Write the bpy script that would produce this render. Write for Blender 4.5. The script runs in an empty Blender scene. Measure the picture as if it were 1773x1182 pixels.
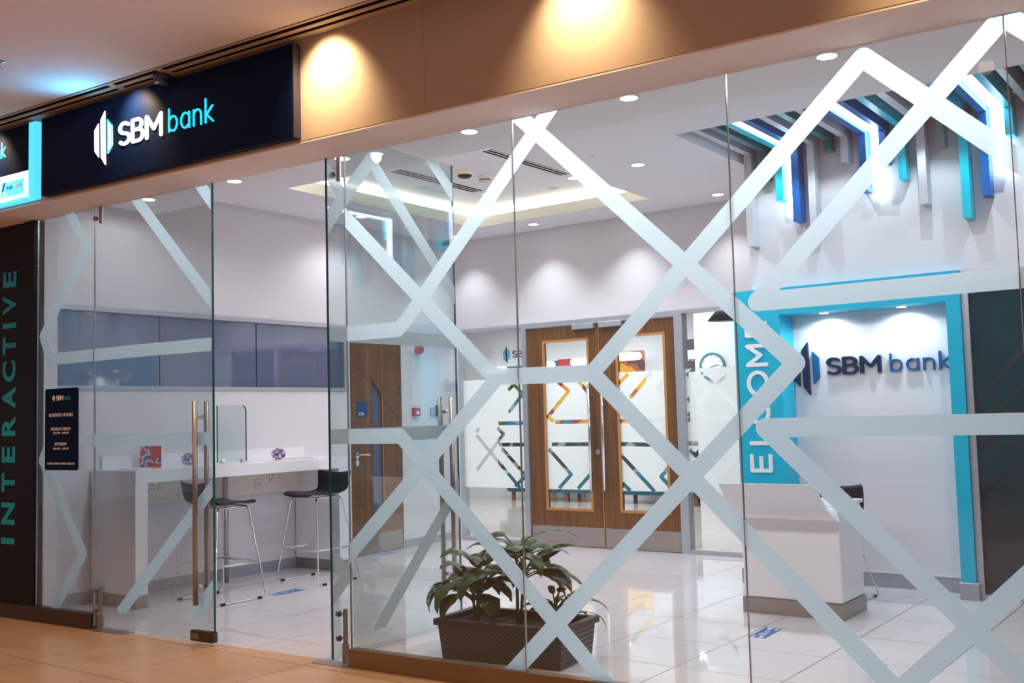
import bpy, bmesh, math, random
from mathutils import Vector, Matrix, geometry

sc = bpy.context.scene
C = sc.collection
random.seed(7)
PI = math.pi
R = math.radians

# ---------------------------------------------------------------- camera
cam_d = bpy.data.cameras.new('camera')
cam = bpy.data.objects.new('camera', cam_d)
C.objects.link(cam)
cam_d.sensor_width = 36.0
cam_d.lens = 36.40
cam_d.clip_start = 0.05
cam_d.clip_end = 200
rx = Vector((0.80345773, 0.5947566, -0.02683761))
uy = Vector((0.06414296, -0.04165933, 0.9970708))
fz = Vector((-0.5918964, 0.80282569, 0.07162096))
m = Matrix.Identity(4)
for i in range(3):
    m[i][0] = rx[i]; m[i][1] = uy[i]; m[i][2] = -fz[i]
m[0][3], m[1][3], m[2][3] = 0.26478444, -4.51590457, 1.4
cam.matrix_world = m
sc.camera = cam

# ---------------------------------------------------------------- view and world
sc.view_settings.view_transform = 'Standard'
sc.view_settings.look = 'None'
sc.view_settings.exposure = 0.0
sc.view_settings.gamma = 1.0
sc.view_settings.use_curve_mapping = False
sc.cycles.transparent_max_bounces = 32
sc.cycles.max_bounces = 10
sc.cycles.transmission_bounces = 8
sc.cycles.caustics_reflective = False
sc.cycles.caustics_refractive = False
sc.cycles.sample_clamp_indirect = 6.0
sc.cycles.use_denoising = True
w = bpy.data.worlds.new('mall_air'); sc.world = w; w.use_nodes = True
w.node_tree.nodes['Background'].inputs[0].default_value = (0.52, 0.47, 0.56, 1)
w.node_tree.nodes['Background'].inputs[1].default_value = 0.38

# storefront frame: its own x runs along the glass, y into the shop
A = R(3.3556)
SM = Matrix.Rotation(A, 4, 'Z')
ID = Matrix.Identity(4)

def S(x, y, z):
    return SM @ Vector((x, y, z))

# ---------------------------------------------------------------- lights (most lamps in this section have no modelled fitting)
LIGHT_K = 1.0

def spot(loc, energy, size=110, blend=0.7, col=(0.97, 0.955, 1.0), radius=0.035, aim=(0, 0, -1)):
    ld = bpy.data.lights.new('lamp_light', 'SPOT')
    ld.energy = energy * LIGHT_K; ld.spot_size = R(size); ld.spot_blend = blend
    ld.color = col; ld.shadow_soft_size = radius
    o = bpy.data.objects.new('lamp_light', ld); C.objects.link(o)
    o.location = loc
    o.rotation_euler = Vector(aim).to_track_quat('-Z', 'Y').to_euler()
    return o

def area(loc, energy, sx, sy, col=(1, 1, 1), aim=(0, 0, -1), rotz=0, spread=180):
    ld = bpy.data.lights.new('panel_light', 'AREA')
    ld.energy = energy * LIGHT_K; ld.shape = 'RECTANGLE'; ld.size = sx; ld.size_y = sy; ld.color = col
    ld.spread = R(spread)
    o = bpy.data.objects.new('panel_light', ld); C.objects.link(o)
    o.location = loc
    if aim == (0, 0, -1):
        o.rotation_euler = (0, 0, rotz)
    else:
        o.rotation_euler = Vector(aim).to_track_quat('-Z', 'Y').to_euler()
    return o

# mall: warm ceiling lamps along the corridor, well behind and beside the camera
MALL = [(x, y) for y in (-2.6, -5.2, -8.2) for x in (-9.5, -6.6, -3.7, -0.8, 2.1)]
for x, y in MALL:
    spot((x, y, 3.53), 58 if y > -3 else 104, 150, 1.0, (1.0, 0.68, 0.44), 0.05)
# fascia spots in the mall ceiling
for x in (-7.10, -5.47, -3.87, -2.26, -0.65, 1.0):
    p = S(x, -0.565, 3.545)
    spot(p, 70, 98, 1.0, (1.0, 0.68, 0.34), 0.03, aim=SM.to_3x3() @ Vector((0, 0.42, -0.52)))
# added spot standing in for the side sign's blue spill on the mall ceiling
spot(S(-5.85, -0.50, 3.34), 9.0, 172, 1.0, (0.10, 0.60, 1.0), 0.04, aim=SM.to_3x3() @ Vector((0.3, -1, 0.55)))
# lamps tucked between the coloured bars, washing the wall below
for x in (-2.96, -2.43, -1.71, -1.11, -0.5):
    spot((x, 3.16, 3.49), 17, 118, 0.5, (0.86, 0.95, 1.0), 0.012)
# shop: general light of the big room
for x, y, sx, sy in ((-6.74, 2.85, 0.10, 2.7), (-4.32, 2.85, 0.10, 2.7), (-5.53, 4.32, 2.1, 0.10), (-5.53, 1.42, 2.1, 0.10)):
    area((x, y, 3.572), 30, sx, sy, (1.0, 0.95, 0.74)).rotation_euler = (PI, 0, 0)   # strip light in the cove, facing up
# back room (through the glazed wall)
area((-8.2, 7.6, 2.93), 200, 5.0, 3.2, (0.95, 0.98, 1.0))
area((-5.0, 6.0, 2.93), 60, 2.0, 1.6, (0.95, 0.98, 1.0))

# ================================================================= materials
def new_mat(name):
    mt = bpy.data.materials.new(name); mt.use_nodes = True
    return mt, mt.node_tree, mt.node_tree.nodes['Principled BSDF']

def node(nt, typ, **kw):
    n = nt.nodes.new(typ)
    for k, v in kw.items():
        setattr(n, k, v)
    return n

def mix_rgb(nt, fac, c1, c2):
    n = node(nt, 'ShaderNodeMix', data_type='RGBA')
    if isinstance(fac, float): n.inputs[0].default_value = fac
    else: nt.links.new(fac, n.inputs[0])
    for i, c in ((6, c1), (7, c2)):
        if isinstance(c, tuple): n.inputs[i].default_value = (*c, 1)
        else: nt.links.new(c, n.inputs[i])
    return n.outputs[2]

def mathn(nt, op, a, b=None, c=None):
    n = node(nt, 'ShaderNodeMath', operation=op)
    for i, v in enumerate((a, b, c)):
        if v is None: continue
        if isinstance(v, (int, float)): n.inputs[i].default_value = v
        else: nt.links.new(v, n.inputs[i])
    return n.outputs[0]

def plain(name, col, rough=0.5, metal=0.0, var=0.04, scale=6.0, spec=0.5, bump=0.0, coat=0.0):
    """painted / moulded surface: colour with a faint mottling and optional fine bump"""
    mt, nt, b = new_mat(name)
    tc = node(nt, 'ShaderNodeTexCoord')
    ns = node(nt, 'ShaderNodeTexNoise'); ns.inputs['Scale'].default_value = scale; ns.inputs['Detail'].default_value = 4
    nt.links.new(tc.outputs['Object'], ns.inputs['Vector'])
    c1 = tuple(max(0, c * (1 - var)) for c in col); c2 = tuple(min(1, c * (1 + var)) for c in col)
    nt.links.new(mix_rgb(nt, ns.outputs['Fac'], c1, c2), b.inputs['Base Color'])
    b.inputs['Roughness'].default_value = rough; b.inputs['Metallic'].default_value = metal
    b.inputs['Specular IOR Level'].default_value = spec
    if coat: b.inputs['Coat Weight'].default_value = coat; b.inputs['Coat Roughness'].default_value = 0.05
    if bump:
        n2 = node(nt, 'ShaderNodeTexNoise'); n2.inputs['Scale'].default_value = 140
        nt.links.new(tc.outputs['Object'], n2.inputs['Vector'])
        bp = node(nt, 'ShaderNodeBump'); bp.inputs['Strength'].default_value = bump; bp.inputs['Distance'].default_value = 0.004
        nt.links.new(n2.outputs['Fac'], bp.inputs['Height']); nt.links.new(bp.outputs[0], b.inputs['Normal'])
    return mt

def emit(name, col, strength):
    mt, nt, b = new_mat(name)
    b.inputs['Base Color'].default_value = (*[min(1, c) for c in col], 1)
    b.inputs['Emission Color'].default_value = (*col, 1)
    b.inputs['Emission Strength'].default_value = strength
    return mt

def tile_floor(name, c, grout, x0, y0, px, py, rough, line=0.004, var=0.05, spec=0.5, stretch=False):
    mt, nt, b = new_mat(name)
    g = node(nt, 'ShaderNodeNewGeometry'); sp = node(nt, 'ShaderNodeSeparateXYZ')
    nt.links.new(g.outputs['Position'], sp.inputs[0])
    fx = mathn(nt, 'ABSOLUTE', mathn(nt, 'SUBTRACT', mathn(nt, 'FRACT', mathn(nt, 'ADD', mathn(nt, 'DIVIDE', mathn(nt, 'SUBTRACT', sp.outputs[0], x0), px), 0.5 + 100)), 0.5))
    fy = mathn(nt, 'ABSOLUTE', mathn(nt, 'SUBTRACT', mathn(nt, 'FRACT', mathn(nt, 'ADD', mathn(nt, 'DIVIDE', mathn(nt, 'SUBTRACT', sp.outputs[1], y0), py), 0.5 + 100)), 0.5))
    lx = mathn(nt, 'LESS_THAN', fx, line / px); ly = mathn(nt, 'LESS_THAN', fy, line / py)
    ln = mathn(nt, 'MAXIMUM', lx, ly)
    ns = node(nt, 'ShaderNodeTexNoise'); ns.inputs['Scale'].default_value = 1.6; ns.inputs['Detail'].default_value = 6
    mp = node(nt, 'ShaderNodeMapping')
    if stretch: mp.inputs['Scale'].default_value = (1, 6, 1)
    nt.links.new(g.outputs['Position'], mp.inputs[0]); nt.links.new(mp.outputs[0], ns.inputs['Vector'])
    # each tile a slightly different tone
    wn = node(nt, 'ShaderNodeTexWhiteNoise', noise_dimensions='2D')
    cb = node(nt, 'ShaderNodeCombineXYZ')
    nt.links.new(mathn(nt, 'FLOOR', mathn(nt, 'DIVIDE', mathn(nt, 'SUBTRACT', sp.outputs[0], x0), px)), cb.inputs[0])
    nt.links.new(mathn(nt, 'FLOOR', mathn(nt, 'DIVIDE', mathn(nt, 'SUBTRACT', sp.outputs[1], y0), py)), cb.inputs[1])
    nt.links.new(cb.outputs[0], wn.inputs['Vector'])
    f = mathn(nt, 'ADD', mathn(nt, 'MULTIPLY', ns.outputs['Fac'], 0.7), mathn(nt, 'MULTIPLY', wn.outputs['Value'], 0.3))
    base = mix_rgb(nt, f, tuple(x * (1 - var) for x in c), tuple(min(1, x * (1 + var)) for x in c))
    nt.links.new(mix_rgb(nt, ln, base, grout), b.inputs['Base Color'])
    nt.links.new(mathn(nt, 'ADD', mathn(nt, 'MULTIPLY', ln, 0.4), rough), b.inputs['Roughness'])
    b.inputs['Specular IOR Level'].default_value = spec
    return mt

def wood(name, c1, c2, rough=0.32, axis='Z'):
    mt, nt, b = new_mat(name)
    g = node(nt, 'ShaderNodeNewGeometry'); mp = node(nt, 'ShaderNodeMapping')
    s = {'Z': (26, 26, 0.7), 'Y': (26, 0.7, 26)}[axis]
    mp.inputs['Scale'].default_value = s
    nt.links.new(g.outputs['Position'], mp.inputs[0])
    ns = node(nt, 'ShaderNodeTexNoise'); ns.inputs['Scale'].default_value = 1.0; ns.inputs['Detail'].default_value = 8; ns.inputs['Roughness'].default_value = 0.65
    nt.links.new(mp.outputs[0], ns.inputs['Vector'])
    wv = node(nt, 'ShaderNodeTexWave', bands_direction='X'); wv.inputs['Scale'].default_value = 0.8; wv.inputs['Distortion'].default_value = 5
    nt.links.new(mp.outputs[0], wv.inputs['Vector'])
    f = mathn(nt, 'ADD', mathn(nt, 'MULTIPLY', ns.outputs['Fac'], 0.75), mathn(nt, 'MULTIPLY', wv.outputs['Fac'], 0.25))
    rp = node(nt, 'ShaderNodeValToRGB'); rp.color_ramp.elements[0].position = 0.33; rp.color_ramp.elements[1].position = 0.68
    rp.color_ramp.elements[0].color = (*c1, 1); rp.color_ramp.elements[1].color = (*c2, 1)
    nt.links.new(f, rp.inputs[0]); nt.links.new(rp.outputs[0], b.inputs['Base Color'])
    b.inputs['Roughness'].default_value = rough
    return mt

def glass(name, tint=(0.955, 0.985, 0.98), refl=1.0, f0=0.04):
    """clear sheet glass: fresnel mirror over a tinted see-through body (same from every side)"""
    mt = bpy.data.materials.new(name); mt.use_nodes = True; nt = mt.node_tree; nt.nodes.clear()
    out = node(nt, 'ShaderNodeOutputMaterial')
    g = node(nt, 'ShaderNodeNewGeometry')
    vd = node(nt, 'ShaderNodeVectorMath', operation='DOT_PRODUCT')
    nt.links.new(g.outputs['Normal'], vd.inputs[0]); nt.links.new(g.outputs['Incoming'], vd.inputs[1])
    c = mathn(nt, 'ABSOLUTE', vd.outputs['Value'])
    f = mathn(nt, 'MULTIPLY', mathn(nt, 'ADD', mathn(nt, 'MULTIPLY', mathn(nt, 'POWER', mathn(nt, 'SUBTRACT', 1.0, c), 5.0), 1 - f0), f0), refl)
    tr = node(nt, 'ShaderNodeBsdfTransparent'); tr.inputs[0].default_value = (*tint, 1)
    gl = node(nt, 'ShaderNodeBsdfGlossy'); gl.inputs['Roughness'].default_value = 0.0; gl.inputs[0].default_value = (1, 1, 1, 1)
    mx = node(nt, 'ShaderNodeMixShader')
    nt.links.new(f, mx.inputs[0]); nt.links.new(tr.outputs[0], mx.inputs[1]); nt.links.new(gl.outputs[0], mx.inputs[2])
    nt.links.new(mx.outputs[0], out.inputs[0])
    return mt

def film(name, col=(0.90, 0.95, 0.97), trans=0.10, dif=0.42):
    """etched vinyl: scatters light from both of its sides, lets a little straight through"""
    mt = bpy.data.materials.new(name); mt.use_nodes = True; nt = mt.node_tree; nt.nodes.clear()
    out = node(nt, 'ShaderNodeOutputMaterial')
    tc = node(nt, 'ShaderNodeTexCoord'); ns = node(nt, 'ShaderNodeTexNoise'); ns.inputs['Scale'].default_value = 220
    nt.links.new(tc.outputs['Object'], ns.inputs['Vector'])
    cc = mix_rgb(nt, ns.outputs['Fac'], tuple(x * 0.96 for x in col), col)
    d = node(nt, 'ShaderNodeBsdfDiffuse'); t = node(nt, 'ShaderNodeBsdfTranslucent')
    nt.links.new(cc, d.inputs[0]); nt.links.new(cc, t.inputs[0])
    m1 = node(nt, 'ShaderNodeMixShader'); m1.inputs[0].default_value = 1 - dif
    nt.links.new(d.outputs[0], m1.inputs[1]); nt.links.new(t.outputs[0], m1.inputs[2])
    tp = node(nt, 'ShaderNodeBsdfTransparent'); m2 = node(nt, 'ShaderNodeMixShader'); m2.inputs[0].default_value = trans
    nt.links.new(m1.outputs[0], m2.inputs[1]); nt.links.new(tp.outputs[0], m2.inputs[2])
    nt.links.new(m2.outputs[0], out.inputs[0])
    return mt

def picture(name, cols, scale=3.0, rough=0.35):
    """printed picture of loose colour patches"""
    mt, nt, b = new_mat(name)
    tc = node(nt, 'ShaderNodeTexCoord'); ns = node(nt, 'ShaderNodeTexNoise')
    ns.inputs['Scale'].default_value = scale; ns.inputs['Detail'].default_value = 5
    nt.links.new(tc.outputs['Object'], ns.inputs['Vector'])
    rp = node(nt, 'ShaderNodeValToRGB'); cr = rp.color_ramp; cr.interpolation = 'CONSTANT'
    while len(cr.elements) < len(cols): cr.elements.new(0.5)
    for i, c in enumerate(cols):
        cr.elements[i].position = 0.30 + 0.42 * i / len(cols) if i else 0.0
        cr.elements[i].color = (*c, 1)
    nt.links.new(ns.outputs['Fac'], rp.inputs[0]); nt.links.new(rp.outputs[0], b.inputs['Base Color'])
    b.inputs['Roughness'].default_value = rough
    return mt

M = {}
M['wall'] = plain('wall_paint', (0.74, 0.72, 0.76), 0.55, var=0.015, scale=2, spec=0.25, bump=0.03)
M['ceiling'] = plain('ceiling_paint', (0.90, 0.88, 0.92), 0.7, var=0.01, scale=2, spec=0.2)
M['cream'] = plain('cove_paint', (0.86, 0.85, 0.78), 0.6, var=0.01, scale=2, spec=0.2)
M['mall_wall'] = plain('mall_paint', (0.46, 0.38, 0.33), 0.55, var=0.05, scale=3, spec=0.2, bump=0.08)
M['mall_ceiling'] = plain('mall_ceiling_paint', (0.82, 0.79, 0.88), 0.8, var=0.015, scale=1.5, spec=0.2)
M['soffit'] = plain('soffit_paint', (0.86, 0.77, 0.74), 0.7, var=0.03, scale=9, spec=0.2, bump=0.08)
M['floor'] = tile_floor('porcelain_tile', (0.80, 0.77, 0.80), (0.16, 0.14, 0.14), -2.50, 0.67, 0.622, 0.612, 0.035, 0.0036, 0.02, 1.0)
M['mall_floor'] = tile_floor('terracotta_tile', (0.66, 0.40, 0.22), (0.14, 0.07, 0.04), -5.91, -0.365, 0.77, 0.76, 0.22, 0.0030, 0.10, 0.4, True)
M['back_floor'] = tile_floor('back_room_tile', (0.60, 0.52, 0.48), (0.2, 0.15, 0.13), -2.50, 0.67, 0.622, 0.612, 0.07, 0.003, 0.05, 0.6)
M['base'] = plain('skirting_grey', (0.33, 0.34, 0.39), 0.4, var=0.03)
M['basetop'] = plain('skirting_top', (0.7, 0.72, 0.76), 0.4)
M['white'] = plain('white_laminate', (0.88, 0.87, 0.90), 0.18, var=0.01, spec=0.5)
M['beige'] = plain('beige_plastic', (0.78, 0.70, 0.62), 0.45, var=0.02)
M['steel'] = plain('brushed_steel', (0.46, 0.42, 0.40), 0.34, 1.0, var=0.10, scale=20)
M['kick'] = plain('kick_steel', (0.42, 0.38, 0.36), 0.42, 0.85, var=0.10, scale=8)
M['bronze'] = plain('bronze_plate', (0.26, 0.17, 0.10), 0.38, 0.75, var=0.12, scale=3)
M['darkbronze'] = plain('dark_bronze_plate', (0.07, 0.045, 0.03), 0.4, 0.5, var=0.12, scale=3)
M['chrome'] = plain('chrome', (0.78, 0.77, 0.78), 0.09, 1.0, var=0.02)
M['handle'] = plain('satin_steel', (0.36, 0.30, 0.27), 0.34, 1.0, var=0.04)
M['alu'] = plain('anodised_frame', (0.50, 0.52, 0.58), 0.35, 0.6, var=0.02)
M['black'] = plain('black_plastic', (0.012, 0.012, 0.018), 0.42, var=0.1, spec=0.25)
M['blackpanel'] = plain('black_panel', (0.009, 0.008, 0.009), 0.45, var=0.1, spec=0.2)
M['slot'] = plain('dark_slot', (0.004, 0.003, 0.003), 1.0, spec=0.0)
M['navy'] = plain('navy_sign', (0.001, 0.007, 0.040), 0.5, var=0.1, spec=0.10)
M['navyside'] = plain('navy_sign_edge', (0.05, 0.045, 0.10), 0.35)
M['aqua'] = plain('aqua_paint', (0.0, 0.45, 0.66), 0.42, var=0.01, spec=0.3)
M['cyan'] = plain('cyan_lacquer', (0.0, 0.58, 0.74), 0.35, var=0.01)
M['blue'] = plain('blue_lacquer', (0.0, 0.13, 0.48), 0.35, var=0.01)
M['teal'] = plain('dark_teal_lacquer', (0.03, 0.20, 0.24), 0.4, var=0.01)
M['tealgrey'] = plain('grey_teal_lacquer', (0.25, 0.33, 0.36), 0.4, var=0.01)
M['greybar'] = plain('grey_lacquer', (0.62, 0.63, 0.68), 0.4, var=0.01)
M['recess'] = plain('recess_black', (0.045, 0.07, 0.08), 0.6)
M['glass'] = glass('sheet_glass')
M['doorglass'] = glass('green_sheet_glass', (0.85, 0.905, 0.91), 1.9, 0.055)
M['screen'] = glass('screen_glass', (0.84, 0.90, 0.89))
M['edge'] = plain('glass_edge_green', (0.01, 0.09, 0.08), 0.08, var=0.3, scale=1.5)
M['joint'] = plain('silicone_joint', (0.42, 0.40, 0.38), 0.25, 0.4, var=0.4, scale=3)
M['film'] = film('frosted_film', (0.77, 0.88, 0.93), 0.04, 0.08)
M['film2'] = film('white_film', (0.93, 0.96, 0.96), 0.03, 0.62)
M['winglass'] = plain('blue_tinted_glass', (0.12, 0.15, 0.25), 0.03, var=0.05, scale=1.2, spec=1.0, coat=1.0)
M['darkglass'] = plain('dark_teal_glass', (0.004, 0.034, 0.044), 0.07, var=0.4, scale=2, spec=0.5)
M['darkline'] = plain('dark_film_line', (0.003, 0.006, 0.008), 0.5)
M['wood'] = wood('teak_veneer', (0.075, 0.027, 0.006), (0.23, 0.095, 0.022))
M['wood2'] = wood('walnut_veneer', (0.14, 0.055, 0.018), (0.30, 0.13, 0.045))
M['woodedge'] = plain('teak_edge', (0.50, 0.22, 0.06), 0.3, var=0.1)
M['woodline'] = plain('veneer_groove', (0.03, 0.012, 0.006), 0.6)
M['lamp'] = emit('lamp_disc', (1.0, 0.98, 1.0), 9.0)
M['lampwarm'] = emit('cove_led', (1.0, 0.98, 0.78), 5.2)
M['led'] = emit('led_bar', (0.84, 0.95, 1.0), 6.0)
M['signwhite'] = emit('lit_letter_white', (0.85, 0.98, 1.0), 1.2)
M['signcyan'] = emit('lit_letter_cyan', (0.02, 0.62, 0.80), 1.2)
M['cyanglow'] = emit('lit_cyan_edge', (0.07, 0.55, 0.85), 1.35)
M['litwhite'] = emit('lit_white_panel', (0.62, 0.95, 1.0), 1.15)
M['pill'] = emit('lit_diffuser', (1, 1, 1), 3.0)
M['txtwhite'] = plain('white_print', (0.86, 0.86, 0.98), 0.5)
M['txtteal'] = plain('teal_print', (0.0, 0.36, 0.52), 0.45)
M['letterwhite'] = plain('white_acrylic_letter', (0.85, 0.87, 0.90), 0.35)
M['lognavy'] = plain('navy_acrylic', (0.001, 0.018, 0.06), 0.4, spec=0.2)
M['logblue'] = plain('blue_acrylic', (0.0, 0.10, 0.30), 0.4, spec=0.2)
M['red'] = plain('red_plastic', (0.48, 0.02, 0.03), 0.3)
M['plate'] = plain('blue_door_plate', (0.0, 0.045, 0.20), 0.4)
M['pot'] = plain('brown_planter', (0.034, 0.019, 0.017), 0.5, var=0.2, scale=12, bump=0.15)
M['soil'] = plain('potting_soil', (0.03, 0.018, 0.012), 0.95, var=0.5, scale=40, bump=0.5)
M['sofa'] = plain('teal_fabric', (0.0, 0.11, 0.17), 0.8, var=0.08, scale=30, bump=0.1)
M['stem'] = plain('plant_stem', (0.08, 0.10, 0.03), 0.6, var=0.3, scale=20)
M['stickblue'] = plain('blue_floor_vinyl', (0.0, 0.13, 0.42), 0.3)
M['paper'] = plain('white_paper', (0.82, 0.80, 0.84), 0.5)
M['peach'] = plain('peach_paper', (0.85, 0.60, 0.50), 0.5)
M['cover'] = picture('brochure_cover', [(0.03, 0.03, 0.12), (0.20, 0.14, 0.35), (0.70, 0.62, 0.66), (0.55, 0.03, 0.03), (0.62, 0.05, 0.04), (0.12, 0.16, 0.08)], 16)
M['coverred'] = plain('red_cover_print', (0.62, 0.05, 0.03), 0.35)
M['disc'] = picture('disc_print', [(0.02, 0.02, 0.05), (0.25, 0.10, 0.30), (0.05, 0.25, 0.35), (0.7, 0.6, 0.7), (0.3, 0.04, 0.06), (0.02, 0.03, 0.1)], 26)
M['mural'] = picture('wall_mural', [(0.02, 0.25, 0.38), (0.30, 0.03, 0.04), (0.75, 0.30, 0.03), (0.80, 0.45, 0.04), (0.22, 0.04, 0.04), (0.70, 0.25, 0.05)], 1.9)
M['sunset'] = picture('sunset_photo', [(0.16, 0.05, 0.07), (0.45, 0.14, 0.05), (0.85, 0.42, 0.02), (0.88, 0.50, 0.03), (0.9, 0.55, 0.05)], 2.6)
M['muralred'] = plain('mural_red', (0.55, 0.025, 0.03), 0.4)
M['muralblue'] = plain('mural_blue', (0.0, 0.13, 0.28), 0.4)
M['muralgreen'] = picture('green_photo', [(0.02, 0.05, 0.02), (0.10, 0.14, 0.02), (0.0, 0.25, 0.5), (0.35, 0.45, 0.5)], 3)
M['lower'] = picture('lower_print', [(0.01, 0.02, 0.03), (0.03, 0.04, 0.05), (0.35, 0.38, 0.38), (0.02, 0.03, 0.04)], 4)
M['poster'] = plain('dark_grey_poster', (0.09, 0.07, 0.08), 0.5)

# leaf: glossy green with a paler mid rib and blotches
def leaf_mat():
    mt, nt, b = new_mat('aglaonema_leaf')
    tc = node(nt, 'ShaderNodeTexCoord'); ns = node(nt, 'ShaderNodeTexNoise')
    ns.inputs['Scale'].default_value = 22; ns.inputs['Detail'].default_value = 6
    nt.links.new(tc.outputs['Object'], ns.inputs['Vector'])
    rp = node(nt, 'ShaderNodeValToRGB'); e = rp.color_ramp.elements
    e[0].position = 0.35; e[0].color = (0.008, 0.035, 0.008, 1); e[1].position = 0.75; e[1].color = (0.055, 0.12, 0.028, 1)
    nt.links.new(ns.outputs['Fac'], rp.inputs[0]); nt.links.new(rp.outputs[0], b.inputs['Base Color'])
    b.inputs['Roughness'].default_value = 0.36
    b.inputs['Specular IOR Level'].default_value = 0.35
    return mt
M['leaf'] = leaf_mat()

def planter_mat():
    mt, nt, b = new_mat('woven_planter')
    g = node(nt, 'ShaderNodeTexCoord'); mp = node(nt, 'ShaderNodeMapping'); mp.inputs['Rotation'].default_value = (0, R(50), R(0))
    nt.links.new(g.outputs['Object'], mp.inputs[0])
    wv = node(nt, 'ShaderNodeTexWave', bands_direction='X'); wv.inputs['Scale'].default_value = 13; wv.inputs['Distortion'].default_value = 1.2
    nt.links.new(mp.outputs[0], wv.inputs['Vector'])
    nt.links.new(mix_rgb(nt, wv.outputs['Fac'], (0.017, 0.010, 0.009), (0.045, 0.026, 0.022)), b.inputs['Base Color'])
    b.inputs['Roughness'].default_value = 0.42
    bp = node(nt, 'ShaderNodeBump'); bp.inputs['Strength'].default_value = 0.5; bp.inputs['Distance'].default_value = 0.006
    nt.links.new(wv.outputs['Fac'], bp.inputs['Height']); nt.links.new(bp.outputs[0], b.inputs['Normal'])
    return mt
M['woven'] = planter_mat()

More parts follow.
